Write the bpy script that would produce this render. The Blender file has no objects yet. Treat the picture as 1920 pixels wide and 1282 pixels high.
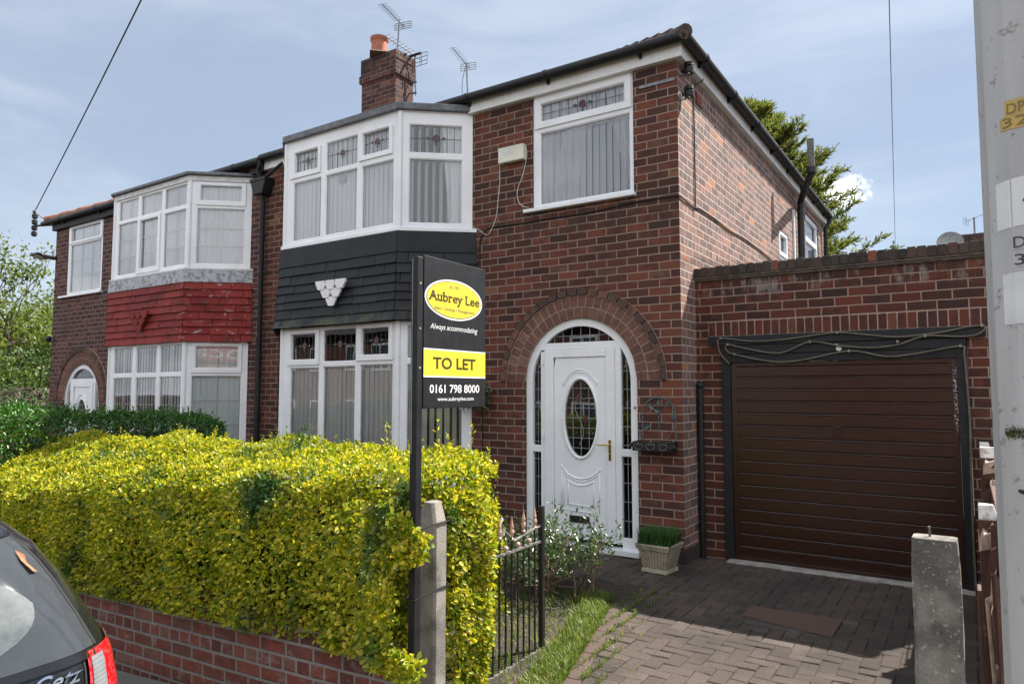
import bpy, bmesh, math, random
import numpy as np
from mathutils import Vector, Matrix
sc = bpy.context.scene
rad = math.radians
# ------------------------------------------------------------------ camera, sky, sun, exposure
CAM = Vector((2.315, -6.509, 1.65))
cd = bpy.data.cameras.new("camera"); cam = bpy.data.objects.new("camera", cd); sc.collection.objects.link(cam)
YAW, PIT = rad(33.387), rad(4.012)
fw = Vector((-math.sin(YAW)*math.cos(PIT), math.cos(YAW)*math.cos(PIT), math.sin(PIT)))
rt = Vector((math.cos(YAW), math.sin(YAW), 0)); up = rt.cross(fw)
M = Matrix((rt, up, -fw)).transposed().to_4x4(); M.translation = CAM
cam.matrix_world = M
cd.sensor_width = 36; cd.lens = 1296.27/1920*36; cd.clip_start = .05; cd.clip_end = 2000
sc.camera = cam
SUN = Vector((.42, .69, 1.0)).normalized()
sd = bpy.data.lights.new("sun", 'SUN'); sd.energy = 4.5; sd.angle = rad(.53); sd.color = (1, .95, .87)
so = bpy.data.objects.new("sun", sd); sc.collection.objects.link(so)
so.rotation_euler = SUN.to_track_quat('Z', 'Y').to_euler(); so.location = (5, 9, 15)
sc.view_settings.view_transform = 'Standard'; sc.view_settings.look = 'None'
sc.view_settings.gamma = 1; sc.view_settings.exposure = 1.50
W = bpy.data.worlds.new("World"); sc.world = W; W.use_nodes = True
nt = W.node_tree; nt.nodes.clear()
def NN(nt, t, **k):
    n = nt.nodes.new(t)
    for a, b in k.items():
        if a.startswith('i_'): n.inputs[a[2:].replace('_', ' ')].default_value = b
        elif a[0] == 'I' and a[1:].isdigit(): n.inputs[int(a[1:])].default_value = b
        else: setattr(n, a, b)
    return n
def LK(nt, a, b): nt.links.new(a, b)
def math_(nt, op, a, b=None, c=None):
    n = nt.nodes.new('ShaderNodeMath'); n.operation = op
    for i, x in enumerate((a, b, c)):
        if x is None: continue
        if isinstance(x, (int, float)): n.inputs[i].default_value = x
        else: nt.links.new(x, n.inputs[i])
    return n.outputs[0]
def sstep(nt, x, a, b):
    n = nt.nodes.new('ShaderNodeMapRange'); n.interpolation_type = 'SMOOTHSTEP'
    nt.links.new(x, n.inputs[0]); n.inputs[1].default_value = a; n.inputs[2].default_value = b
    return n.outputs[0]
def mixc(nt, f, a, b, bt='MIX'):
    n = nt.nodes.new('ShaderNodeMix'); n.data_type = 'RGBA'; n.blend_type = bt
    for s, x in ((n.inputs[0], f), (n.inputs[6], a), (n.inputs[7], b)):
        if isinstance(x, (int, float)): s.default_value = x
        elif isinstance(x, tuple): s.default_value = (x + (1,))[:4]
        else: nt.links.new(x, s)
    return n.outputs[2]
def noise(nt, vec, scale, detail=3, rough=.55, dist=0):
    n = nt.nodes.new('ShaderNodeTexNoise'); n.inputs['Scale'].default_value = scale; n.inputs['Detail'].default_value = detail
    n.inputs['Roughness'].default_value = rough; n.inputs['Distortion'].default_value = dist
    if vec is not None: nt.links.new(vec, n.inputs['Vector'])
    return n.outputs[0]
def mapping(nt, vec, sc_=(1, 1, 1), loc=(0, 0, 0)):
    n = nt.nodes.new('ShaderNodeMapping'); n.inputs['Scale'].default_value = sc_; n.inputs['Location'].default_value = loc
    nt.links.new(vec, n.inputs[0]); return n.outputs[0]
def ramp(nt, fac, stops, interp='LINEAR'):
    n = nt.nodes.new('ShaderNodeValToRGB'); cr = n.color_ramp; cr.interpolation = interp
    while len(cr.elements) < len(stops): cr.elements.new(.5)
    for e, (p, c) in zip(cr.elements, stops): e.position = p; e.color = (c + (1,))[:4]
    nt.links.new(fac, n.inputs[0]); return n.outputs[0]
sky = NN(nt, 'ShaderNodeTexSky', sky_type='NISHITA', sun_disc=False, sun_elevation=math.asin(SUN.z), sun_rotation=math.atan2(SUN.x, SUN.y),
         air_density=1.0, dust_density=.35, ozone_density=1.2)
tc = NN(nt, 'ShaderNodeTexCoord').outputs['Generated']
n1 = noise(nt, mapping(nt, tc, (1.2, 1.2, 4.5)), 1.5, 7, .58, .6)
n2 = noise(nt, mapping(nt, tc, (1, 1, 3), (3, 1, 0)), .9, 3, .5)
veil = sstep(nt, math_(nt, 'ADD', math_(nt, 'MULTIPLY', n1, .6), math_(nt, 'MULTIPLY', n2, .4)), .40, .60)
thin = mixc(nt, veil, (1.42, 1.70, 2.16), (2.10, 2.36, 2.72))
col = mixc(nt, .87, sky.outputs[0], thin)
# bright southern cloud added behind the camera to fill the shaded front and windows
sy = NN(nt, 'ShaderNodeSeparateXYZ'); LK(nt, tc, sy.inputs[0])
n3 = noise(nt, mapping(nt, tc, (1, 1, 2.2), (5, 1, 2)), 1.6, 6, .6)
south = math_(nt, 'MULTIPLY', sstep(nt, sy.outputs[1], .15, -.45), sstep(nt, n3, .34, .58))
col = mixc(nt, math_(nt, 'MULTIPLY', south, .85), col, (7.4, 7.6, 7.9))
# one small cumulus low in the north
cdir = Vector((-.138, .990, .262)).normalized(); tdir = Vector((cdir.y, -cdir.x, 0)).normalized()
vs = NN(nt, 'ShaderNodeVectorMath', operation='SUBTRACT'); LK(nt, tc, vs.inputs[0]); vs.inputs[1].default_value = cdir
dh = NN(nt, 'ShaderNodeVectorMath', operation='DOT_PRODUCT'); LK(nt, vs.outputs[0], dh.inputs[0]); dh.inputs[1].default_value = tdir
sp = NN(nt, 'ShaderNodeSeparateXYZ'); LK(nt, vs.outputs[0], sp.inputs[0])
hh = math_(nt, 'DIVIDE', dh.outputs['Value'], .040); vv = math_(nt, 'DIVIDE', sp.outputs[2], .0235)
rr = math_(nt, 'SQRT', math_(nt, 'ADD', math_(nt, 'MULTIPLY', hh, hh), math_(nt, 'MULTIPLY', vv, vv)))
cn = noise(nt, tc, 45, 5, .6)
cl = sstep(nt, math_(nt, 'ADD', rr, math_(nt, 'MULTIPLY', math_(nt, 'SUBTRACT', cn, .5), 1.7)), 1.05, .45)
col = mixc(nt, math_(nt, 'MULTIPLY', cl, .92), col, (7.0, 7.0, 7.1))
bg = NN(nt, 'ShaderNodeBackground'); bg.inputs[1].default_value = .105
LK(nt, col, bg.inputs[0]); LK(nt, bg.outputs[0], NN(nt, 'ShaderNodeOutputWorld').inputs[0])

# ------------------------------------------------------------------ materials
MATS = {}
def newmat(name, rough=.6, spec=.5, metal=0):
    m = bpy.data.materials.new(name); m.use_nodes = True; nt = m.node_tree
    b = nt.nodes['Principled BSDF']; b.inputs['Roughness'].default_value = rough
    b.inputs['Specular IOR Level'].default_value = spec; b.inputs['Metallic'].default_value = metal
    MATS[name] = m
    return m, nt, b
def objco(nt): return NN(nt, 'ShaderNodeTexCoord').outputs['Object']
def bump(nt, b, h, dist=.004, strength=1):
    n = NN(nt, 'ShaderNodeBump'); n.inputs['Distance'].default_value = dist; n.inputs['Strength'].default_value = strength
    LK(nt, h, n.inputs['Height']); LK(nt, n.outputs[0], b.inputs['Normal'])
def plain(name, c1, c2=None, scale=8, rough=.5, spec=.5, bmp=0, metal=0, stretch=(1, 1, 1), lo=.35, hi=.65, detail=4, bscale=None, grime=None):
    m, nt, b = newmat(name, rough, spec, metal)
    co = objco(nt)
    if c2 is None: c2 = tuple(x*.82 for x in c1)
    n = noise(nt, mapping(nt, co, stretch), scale, detail, .6)
    c = mixc(nt, sstep(nt, n, lo, hi), c1, c2)
    if grime:
        g = noise(nt, co, grime[1], 5, .7); c = mixc(nt, math_(nt, 'MULTIPLY', sstep(nt, g, grime[2], grime[3]), grime[4]), c, grime[0])
    LK(nt, c, b.inputs['Base Color'])
    if bmp: bump(nt, b, noise(nt, mapping(nt, co, stretch), bscale or scale*4, 4, .6), bmp)
    return m
def brick(name, L, h, m_, stops, mortar, seed=0., bond=0, dark=(.03, .022, .022), smudge=.6, stain=None, rough=.85, bloom=None):
    m, nt, b = newmat(name, rough, .25)
    co = objco(nt); sp = NN(nt, 'ShaderNodeSeparateXYZ'); LK(nt, co, sp.inputs[0])
    wob = noise(nt, co, 14, 3, .6); wob = math_(nt, 'MULTIPLY', math_(nt, 'SUBTRACT', wob, .5), .010)
    u = math_(nt, 'ADD', math_(nt, 'ADD', sp.outputs[0], sp.outputs[1]), math_(nt, 'ADD', wob, 40.0 + seed))
    wob2 = noise(nt, mapping(nt, co, (.7, .7, 1), (9, 2, 4)), 5, 3, .6); wob2 = math_(nt, 'MULTIPLY', math_(nt, 'SUBTRACT', wob2, .5), .012)
    v = math_(nt, 'ADD', math_(nt, 'ADD', sp.outputs[2], wob2), 3*h)
    row = math_(nt, 'FLOOR', math_(nt, 'DIVIDE', v, h))
    par = math_(nt, 'MODULO', row, 2.0)
    if bond:   # every fourth course is headers
        hd = math_(nt, 'LESS_THAN', math_(nt, 'MODULO', row, float(bond)), .5)
        Lr = math_(nt, 'MULTIPLY_ADD', hd, -L*.5, L)
        off = math_(nt, 'MULTIPLY_ADD', par, .5, math_(nt, 'MULTIPLY', hd, .25))
    else:
        Lr = math_(nt, 'ADD', math_(nt, 'MULTIPLY', par, 0), L); off = math_(nt, 'MULTIPLY', par, .5)
    uu = math_(nt, 'ADD', math_(nt, 'DIVIDE', u, Lr), off)
    cu = math_(nt, 'FLOOR', uu); fu = math_(nt, 'FRACT', uu); fv = math_(nt, 'FRACT', math_(nt, 'DIVIDE', v, h))
    du = math_(nt, 'MULTIPLY', math_(nt, 'MINIMUM', fu, math_(nt, 'SUBTRACT', 1.0, fu)), Lr)
    dv = math_(nt, 'MULTIPLY', math_(nt, 'MINIMUM', fv, math_(nt, 'SUBTRACT', 1.0, fv)), h)
    d = math_(nt, 'MINIMUM', du, dv)
    fine = noise(nt, co, 90, 3, .7)
    dn = math_(nt, 'ADD', d, math_(nt, 'MULTIPLY', math_(nt, 'SUBTRACT', fine, .5), .005))
    mask = sstep(nt, dn, m_*.5-.0018, m_*.5+.0022)
    cmb = NN(nt, 'ShaderNodeCombineXYZ'); LK(nt, cu, cmb.inputs[0]); LK(nt, row, cmb.inputs[1]); cmb.inputs[2].default_value = seed
    wn = NN(nt, 'ShaderNodeTexWhiteNoise'); LK(nt, cmb.outputs[0], wn.inputs['Vector'])
    bc = ramp(nt, wn.outputs['Value'], stops)
    # burnt streaks inside a brick
    va = NN(nt, 'ShaderNodeVectorMath', operation='MULTIPLY_ADD'); LK(nt, wn.outputs['Color'], va.inputs[0]); va.inputs[1].default_value = (30, 30, 30)
    LK(nt, mapping(nt, co, (9, 9, 16)), va.inputs[2])
    sm = noise(nt, va.outputs[0], 1.0, 4, .6)
    sp2 = NN(nt, 'ShaderNodeSeparateColor'); LK(nt, wn.outputs['Color'], sp2.inputs[0])
    sk = math_(nt, 'MULTIPLY', sstep(nt, math_(nt, 'ADD', sm, math_(nt, 'MULTIPLY', math_(nt, 'SUBTRACT', sp2.outputs[1], .5), .28)), .44, .66), smudge)
    bc = mixc(nt, sk, bc, dark)
    bc = mixc(nt, .35, bc, mixc(nt, fine, (.55, .55, .55), (1.4, 1.4, 1.4)), 'MULTIPLY')
    mo = mixc(nt, noise(nt, co, 6, 5, .7), tuple(x*.6 for x in mortar), tuple(x*1.25 for x in mortar))
    c = mixc(nt, mask, mo, bc)
    big = noise(nt, mapping(nt, co, (.9, .9, .55)), 1.1, 5, .6)
    c = mixc(nt, math_(nt, 'MULTIPLY', sstep(nt, big, .52, .72), .38), c, (.035, .028, .026))
    if bloom:
        bl = noise(nt, mapping(nt, co, (5, 5, 9), (2, 7, 1)), 1.6, 6, .75)
        c = mixc(nt, math_(nt, 'MULTIPLY', sstep(nt, bl, .52, .70), bloom[1]), c, bloom[0])
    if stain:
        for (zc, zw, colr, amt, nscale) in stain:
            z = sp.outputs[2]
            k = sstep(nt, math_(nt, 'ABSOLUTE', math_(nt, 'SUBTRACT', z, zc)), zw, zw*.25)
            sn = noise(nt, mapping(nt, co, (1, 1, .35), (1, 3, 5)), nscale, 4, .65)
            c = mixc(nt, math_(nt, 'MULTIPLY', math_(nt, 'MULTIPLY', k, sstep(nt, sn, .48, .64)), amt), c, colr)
    LK(nt, c, b.inputs['Base Color'])
    hgt = math_(nt, 'ADD', math_(nt, 'MULTIPLY', mask, 1.0), math_(nt, 'MULTIPLY', fine, .25))
    bump(nt, b, hgt, .006)
    return m
RED = [(0, (.056, .024, .018)), (.16, (.082, .031, .022)), (.34, (.130, .043, .028)), (.60, (.160, .054, .033)), (.80, (.108, .038, .026)), (.92, (.070, .030, .025)), (1, (.19, .088, .048))]
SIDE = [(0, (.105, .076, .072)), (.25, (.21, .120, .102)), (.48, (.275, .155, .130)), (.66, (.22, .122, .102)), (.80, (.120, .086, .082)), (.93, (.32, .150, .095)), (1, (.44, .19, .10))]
GAR = [(0, (.048, .021, .017)), (.2, (.090, .029, .019)), (.45, (.126, .037, .022)), (.7, (.096, .031, .020)), (.88, (.062, .026, .022)), (1, (.155, .055, .029))]
LEFT = [(0, (.055, .026, .024)), (.25, (.088, .037, .031)), (.5, (.132, .050, .038)), (.8, (.088, .039, .034)), (1, (.168, .078, .054))]
GW = [(0, (.11, .042, .036)), (.3, (.20, .062, .045)), (.6, (.25, .076, .052)), (.85, (.17, .062, .048)), (1, (.24, .11, .08))]
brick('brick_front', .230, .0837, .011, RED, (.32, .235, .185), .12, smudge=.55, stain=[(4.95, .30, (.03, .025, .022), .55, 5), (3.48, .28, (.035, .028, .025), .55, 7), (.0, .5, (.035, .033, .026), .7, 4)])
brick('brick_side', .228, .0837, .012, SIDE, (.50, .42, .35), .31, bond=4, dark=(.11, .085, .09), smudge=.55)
brick('brick_garage', .230, .0837, .011, GAR, (.33, .235, .18), .57, smudge=.7, stain=[(2.68, .13, (.30, .27, .25), .55, 9), (2.74, .12, (.03, .025, .022), .8, 5)])
brick('brick_left', .230, .0837, .012, LEFT, (.27, .20, .17), .83, smudge=.75)
brick('brick_garden', .232, .0837, .017, GW, (.27, .245, .225), .2, bond=4, smudge=.35, bloom=((.33, .28, .26), .55))
brick('brick_chimney', .228, .0837, .011, LEFT, (.20, .155, .14), .4, smudge=.8, stain=[(7.5, .22, (.028, .024, .022), .9, 4)])
def loose(name, stops, smud=(.03, .024, .022), amt=.6):
    m, nt, b = newmat(name, .85, .25); co = objco(nt)
    g = NN(nt, 'ShaderNodeNewGeometry')
    c = ramp(nt, g.outputs['Random Per Island'], stops)
    va = NN(nt, 'ShaderNodeVectorMath', operation='ADD'); LK(nt, co, va.inputs[0])
    cb = NN(nt, 'ShaderNodeCombineXYZ'); LK(nt, math_(nt, 'MULTIPLY', g.outputs['Random Per Island'], 50.), cb.inputs[0]); LK(nt, cb.outputs[0], va.inputs[1])
    s = noise(nt, va.outputs[0], 11, 5, .65)
    c = mixc(nt, math_(nt, 'MULTIPLY', sstep(nt, s, .45, .65), amt), c, smud)
    f = noise(nt, co, 95, 3, .7); c = mixc(nt, .35, c, mixc(nt, f, (.5, .5, .5), (1.5, 1.5, 1.5)), 'MULTIPLY')
    LK(nt, c, b.inputs['Base Color']); bump(nt, b, f, .002)
    return m
loose('brick_arch', [(0, (.105, .055, .042)), (.4, (.175, .082, .058)), (.75, (.14, .068, .05)), (1, (.21, .11, .075))], amt=.4)
loose('brick_arch_dark', [(0, (.06, .04, .034)), (.6, (.10, .062, .048)), (1, (.20, .09, .06))], amt=.55)
loose('brick_soldier', GAR, amt=.55)
loose('brick_coping', [(0, (.03, .025, .023)), (.7, (.06, .045, .04)), (.93, (.10, .05, .04)), (1, (.22, .075, .045))], smud=(.07, .068, .055), amt=.5)
plain('mortar', (.40, .30, .245), (.28, .205, .17), 20, .9, .2, .002)
plain('mortar_dark', (.14, .115, .095), (.08, .065, .055), 20, .9, .2, .002)
plain('white_plastic', (.80, .81, .82), (.74, .75, .76), 2.5, .28, .5, grime=((.50, .49, .46), 7, .60, .80, .35))
plain('white_fascia', (.76, .76, .75), (.66, .66, .64), 3, .35, .5, grime=((.38, .36, .33), 5, .56, .75, .5))
plain('white_old', (.66, .66, .65), (.52, .51, .49), 9, .5, .4, .001, grime=((.26, .20, .17), 14, .60, .72, .6))
plain('black_plastic', (.011, .011, .012), (.017, .017, .018), 6, .5, .3)
plain('black_wood', (.011, .012, .013), (.020, .020, .022), 7, .6, .3, .001, stretch=(1, 1, 6))
plain('black_iron', (.010, .010, .010), (.022, .021, .02), 40, .5, .35, .0008)
plain('iron_worn', (.05, .048, .045), (.20, .185, .165), 45, .6, .4, .001)
plain('copper_paint', (.36, .20, .16), (.55, .40, .34), 60, .45, .5, .001)
plain('grey_metal', (.25, .255, .26), (.16, .16, .165), 20, .45, .5, metal=.6)
plain('aerial_metal', (.10, .10, .105), (.18, .18, .18), 20, .45, .5, metal=.5)
plain('lead', (.085, .092, .105), (.15, .155, .165), 9, .55, .5, .003, grime=((.05, .055, .05), 3, .5, .7, .6))
plain('lead_white', (.42, .43, .45), (.22, .22, .235), 16, .7, .3, .002, lo=.45, hi=.6, grime=((.27, .13, .12), 11, .58, .68, .6))
plain('flash_black', (.011, .013, .017), (.019, .021, .024), 5, .6, .3, .002)
plain('terracotta', (.42, .15, .09), (.33, .12, .075), 9, .7, .3, .001, grime=((.10, .075, .06), 5, .55, .75, .5))
plain('roof_tile', (.125, .088, .074), (.075, .058, .052), 5, .85, .2, .004, stretch=(3, 3, 8))
plain('roof_tile_orange', (.36, .165, .105), (.22, .11, .08), 9, .85, .2, .004)
plain('concrete', (.30, .27, .235), (.17, .155, .14), 6, .95, .15, .006, bscale=140, grime=((.06, .055, .05), 3.0, .52, .72, .5))
plain('concrete_dark', (.24, .225, .20), (.11, .105, .094), 5, .95, .15, .007, bscale=110, lo=.38, hi=.6, grime=((.46, .44, .40), 62, .58, .64, .8))
plain('concrete_pale', (.36, .34, .31), (.25, .235, .215), 9, .95, .15, .004, bscale=60)
plain('pole_paint', (.50, .505, .50), (.39, .395, .39), 3, .42, .5, .0008, stretch=(3, 3, .4), lo=.3, hi=.7, grime=((.20, .17, .14), 24, .60, .68, .8))
plain('label_white', (.72, .74, .74), (.62, .64, .64), 6, .4, .5, grime=((.30, .29, .27), 50, .63, .70, .6))
plain('label_yellow', (.55, .40, .11), (.42, .31, .10), 30, .5, .4)
plain('ink', (.04, .04, .042), (.09, .09, .09), 60, .6, .3)
plain('ink_faded', (.26, .19, .06), (.20, .15, .06), 60, .6, .3)
plain('ink_grey', (.16, .15, .11), (.12, .11, .08), 60, .6, .3)
plain('moss', (.15, .16, .04), (.07, .08, .025), 60, .95, .1, .004)
plain('wood_brown', (.065, .026, .018), (.10, .045, .03), 12, .55, .4, .002, stretch=(4, 4, .6), grime=((.30, .22, .17), 9, .60, .68, .65))
plain('wood_raw', (.52, .38, .30), (.34, .235, .18), 25, .8, .25, .002, stretch=(3, 3, .7))
plain('wood_white', (.74, .73, .71), (.46, .40, .36), 20, .7, .3, .002, lo=.5, hi=.66)
plain('sign_black', (.011, .011, .013), (.017, .017, .019), 14, .5, .3, grime=((.16, .15, .14), 26, .64, .74, .35))
plain('sign_yellow', (.76, .62, .045), (.72, .57, .04), 8, .4, .5)
plain('sign_white', (.80, .80, .79), (.72, .71, .70), 14, .5, .4)
plain('sign_ink', (.045, .035, .01), (.06, .045, .012), 14, .5, .4)
plain('alarm_cream', (.70, .69, .58), (.62, .60, .49), 6, .4, .5)
plain('faint_blue', (.45, .52, .58), (.50, .55, .57), 20, .4, .5)
plain('cable_white', (.66, .65, .60), None, 10, .5)
plain('hose_olive', (.115, .102, .068), (.08, .07, .046), 12, .45, .5)
plain('brass', (.62, .45, .14), (.52, .36, .11), 14, .25, .5, metal=1)
plain('stone_planter', (.44, .39, .29), (.30, .265, .20), 10, .9, .2, .003, bscale=70)
plain('stone_recess', (.12, .10, .075), None, 10, .9, .2)
plain('verdigris', (.10, .15, .15), (.055, .085, .085), 25, .6, .4)
plain('mat_brown', (.125, .078, .058), (.085, .055, .045), 6, .85, .25, .003, stretch=(1, 12, 1))
plain('steel_cover_frame', (.07, .06, .055), None, 9, .7)
plain('render_red', (.12, .028, .020), (.075, .024, .02), 12, .85, .2, .002)
plain('soil', (.055, .042, .032), (.03, .024, .019), 12, 1, .1, .02, bscale=30)
plain('joint_sand', (.075, .062, .05), (.045, .04, .032), 30, 1, .1, .004)
plain('asphalt', (.062, .060, .058), (.042, .041, .040), 30, .95, .2, .004, bscale=220)
plain('paving', (.22, .21, .195), (.15, .145, .135), 3, .95, .2, .003, bscale=90)
plain('blind', (.84, .87, .87), (.80, .83, .83), 1.5, .8, .2)
plain('blind_grey', (.82, .85, .85), (.78, .81, .81), 1.5, .8, .2)
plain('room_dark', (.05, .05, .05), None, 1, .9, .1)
plain('rose_red', (.105, .022, .032), (.05, .012, .02), 40, .35, .5)
plain('rose_green', (.025, .075, .045), (.02, .05, .03), 40, .35, .5)
plain('came', (.045, .048, .05), None, 10, .5, .5)
plain('came_pale', (.30, .31, .32), None, 10, .4, .5)
plain('bark', (.11, .085, .065), (.06, .048, .04), 14, .95, .1, .01, stretch=(3, 3, .6))
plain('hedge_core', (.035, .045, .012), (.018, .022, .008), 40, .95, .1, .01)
plain('twig', (.25, .165, .125), (.15, .095, .07), 20, .9, .2)
plain('paper_white', (.8, .8, .8), None, 5, .6)
plain('sticker_blue', (.30, .45, .60), (.60, .55, .40), 40, .5)
plain('leaf_litter', (.36, .16, .08), (.26, .11, .06), 50, .8, .2)
plain('opp_white', (.75, .75, .74), None, 5, .4)
plain('opp_roof', (.06, .055, .06), (.09, .08, .085), 6, .85)
plain('opp_glass', (.05, .06, .07), None, 1, .1)
plain('opp_red', (.50, .03, .025), None, 3, .4)
plain('opp_orange', (.62, .24, .06), None, 3, .4)
brick('brick_opposite', .230, .0837, .011, RED, (.3, .22, .19), .66, smudge=.4)
def black_tile():
    m, nt, b = newmat('tile_black', .62, .3); co = objco(nt); g = NN(nt, 'ShaderNodeNewGeometry')
    c = ramp(nt, g.outputs['Random Per Island'], [(0, (.010, .012, .015)), (.6, (.014, .017, .021)), (1, (.020, .023, .027))])
    sp = NN(nt, 'ShaderNodeSeparateXYZ'); LK(nt, co, sp.inputs[0])
    n = noise(nt, co, 8, 5, .65); k = math_(nt, 'MULTIPLY', sstep(nt, sp.outputs[2], 2.66, 2.46), sstep(nt, n, .38, .62))
    c = mixc(nt, math_(nt, 'MULTIPLY', k, .75), c, (.075, .075, .045))
    LK(nt, c, b.inputs['Base Color']); bump(nt, b, noise(nt, co, 60, 4, .6), .0015)
def red_tile():
    m, nt, b = newmat('tile_red', .68, .2); co = objco(nt); g = NN(nt, 'ShaderNodeNewGeometry')
    c = ramp(nt, g.outputs['Random Per Island'], [(0, (.175, .020, .017)), (.6, (.215, .026, .021)), (1, (.25, .035, .027))])
    n = noise(nt, mapping(nt, co, (1, 1, 2.2)), 7, 6, .7)
    sp = NN(nt, 'ShaderNodeSeparateXYZ'); LK(nt, co, sp.inputs[0])
    side = sstep(nt, sp.outputs[0], -7.75, -7.35)     # paint has come off mostly on the side towards the drainpipe
    edge = noise(nt, mapping(nt, co, (1, 1, 1), (4, 4, 4)), 24, 4, .7)
    k = sstep(nt, math_(nt, 'ADD', math_(nt, 'ADD', n, math_(nt, 'MULTIPLY', side, .075)), math_(nt, 'MULTIPLY', math_(nt, 'SUBTRACT', edge, .5), .2)), .67, .70)
    c = mixc(nt, k, c, mixc(nt, edge, (.40, .36, .36), (.22, .15, .15)))
    dk = noise(nt, co, 5, 4, .6); c = mixc(nt, math_(nt, 'MULTIPLY', sstep(nt, dk, .52, .7), .55), c, (.05, .012, .012))
    LK(nt, c, b.inputs['Base Color']); bump(nt, b, n, .002)
def garage_paint():
    m, nt, b = newmat('garage_brown', .3, .5); co = objco(nt)
    n = noise(nt, mapping(nt, co, (1.5, 1, 30)), 3, 4, .6)
    c = mixc(nt, n, (.026, .0105, .0070), (.037, .0150, .0100))
    sp = NN(nt, 'ShaderNodeSeparateXYZ'); LK(nt, co, sp.inputs[0])
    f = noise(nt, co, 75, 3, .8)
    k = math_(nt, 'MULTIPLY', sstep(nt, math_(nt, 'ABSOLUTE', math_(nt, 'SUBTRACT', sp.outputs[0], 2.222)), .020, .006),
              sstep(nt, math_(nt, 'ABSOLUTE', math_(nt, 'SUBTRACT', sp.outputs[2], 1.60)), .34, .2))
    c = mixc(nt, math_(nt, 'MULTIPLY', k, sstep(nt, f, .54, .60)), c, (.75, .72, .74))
    LK(nt, c, b.inputs['Base Color'])
    LK(nt, math_(nt, 'MULTIPLY_ADD', n, .10, .13), b.inputs['Roughness'])
    bump(nt, b, noise(nt, mapping(nt, co, (2, 1, 40)), 4, 4, .6), .0015)
black_tile(); red_tile(); garage_paint()
def pavers():
    m, nt, b = newmat('paver', .95, .2); co = objco(nt); g = NN(nt, 'ShaderNodeNewGeometry')
    c = ramp(nt, g.outputs['Random Per Island'], [(0, (.066, .051, .043)), (.35, (.079, .062, .053)), (.7, (.086, .067, .057)), (.93, (.074, .057, .048)), (1, (.107, .085, .073))])
    f = noise(nt, co, 130, 4, .8); c = mixc(nt, .75, c, mixc(nt, sstep(nt, f, .3, .72), (.45, .45, .45), (1.65, 1.65, 1.65)), 'MULTIPLY')
    d = noise(nt, co, 1.4, 5, .6); c = mixc(nt, math_(nt, 'MULTIPLY', sstep(nt, d, .44, .64), .72), c, (.042, .036, .034))
    LK(nt, c, b.inputs['Base Color']); bump(nt, b, f, .003)
    m, nt, b = newmat('paver_red', .95, .2); co = objco(nt)
    f = noise(nt, co, 90, 4, .7); LK(nt, mixc(nt, f, (.062, .043, .037), (.118, .083, .072)), b.inputs['Base Color']); bump(nt, b, f, .003)
pavers()
def glass(name, ior=1.75, tint=(.975, .985, .98), rough=0.0, refl=(.95, .97, 1)):
    m = bpy.data.materials.new(name); m.use_nodes = True; nt = m.node_tree; nt.nodes.clear(); MATS[name] = m
    fr = NN(nt, 'ShaderNodeFresnel'); fr.inputs[0].default_value = ior
    tr = NN(nt, 'ShaderNodeBsdfTransparent'); tr.inputs[0].default_value = tint + (1,)
    gl = NN(nt, 'ShaderNodeBsdfGlossy'); gl.inputs['Roughness'].default_value = rough; gl.inputs[0].default_value = refl + (1,)
    w = noise(nt, objco(nt), 1.3, 2, .4); bp = NN(nt, 'ShaderNodeBump'); bp.inputs['Distance'].default_value = .002; LK(nt, w, bp.inputs['Height']); LK(nt, bp.outputs[0], gl.inputs['Normal'])
    mx = NN(nt, 'ShaderNodeMixShader'); LK(nt, fr.outputs[0], mx.inputs[0]); LK(nt, tr.outputs[0], mx.inputs[1]); LK(nt, gl.outputs[0], mx.inputs[2])
    LK(nt, mx.outputs[0], NN(nt, 'ShaderNodeOutputMaterial').inputs[0])
glass('glass', 1.8); glass('glass_tint', 1.75, (.55, .60, .58))
def net():
    m = bpy.data.materials.new('net'); m.use_nodes = True; nt = m.node_tree; nt.nodes.clear(); MATS['net'] = m
    d = NN(nt, 'ShaderNodeBsdfDiffuse'); d.inputs[0].default_value = (.93, .94, .95, 1)
    t = NN(nt, 'ShaderNodeBsdfTranslucent'); t.inputs[0].default_value = (.7, .72, .74, 1)
    tr = NN(nt, 'ShaderNodeBsdfTransparent')
    a = NN(nt, 'ShaderNodeMixShader'); a.inputs[0].default_value = .08; LK(nt, d.outputs[0], a.inputs[1]); LK(nt, t.outputs[0], a.inputs[2])
    b = NN(nt, 'ShaderNodeMixShader'); b.inputs[0].default_value = .05; LK(nt, a.outputs[0], b.inputs[1]); LK(nt, tr.outputs[0], b.inputs[2])
    LK(nt, b.outputs[0], NN(nt, 'ShaderNodeOutputMaterial').inputs[0])
net()
def leaf(name, stops, patch=None, trans=.45, rough=.45, spec=.4, tcol=None):
    m, nt, b = newmat(name, rough, spec); g = NN(nt, 'ShaderNodeNewGeometry'); co = objco(nt)
    c = ramp(nt, g.outputs['Random Per Island'], stops)
    if patch:
        stops2, scale, lo, hi = patch
        c2 = ramp(nt, g.outputs['Random Per Island'], stops2)
        pn = noise(nt, co, scale, 3, .6)
        c = mixc(nt, sstep(nt, pn, lo, hi), c, c2)
    LK(nt, c, b.inputs['Base Color'])
    t = NN(nt, 'ShaderNodeBsdfTranslucent'); LK(nt, mixc(nt, 1.0, c, tcol or (1.15, 1.25, .6), 'MULTIPLY'), t.inputs[0])
    mx = NN(nt, 'ShaderNodeMixShader'); mx.inputs[0].default_value = trans
    LK(nt, b.outputs[0], mx.inputs[1]); LK(nt, t.outputs[0], mx.inputs[2])
    LK(nt, mx.outputs[0], nt.nodes['Material Output'].inputs[0])
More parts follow.
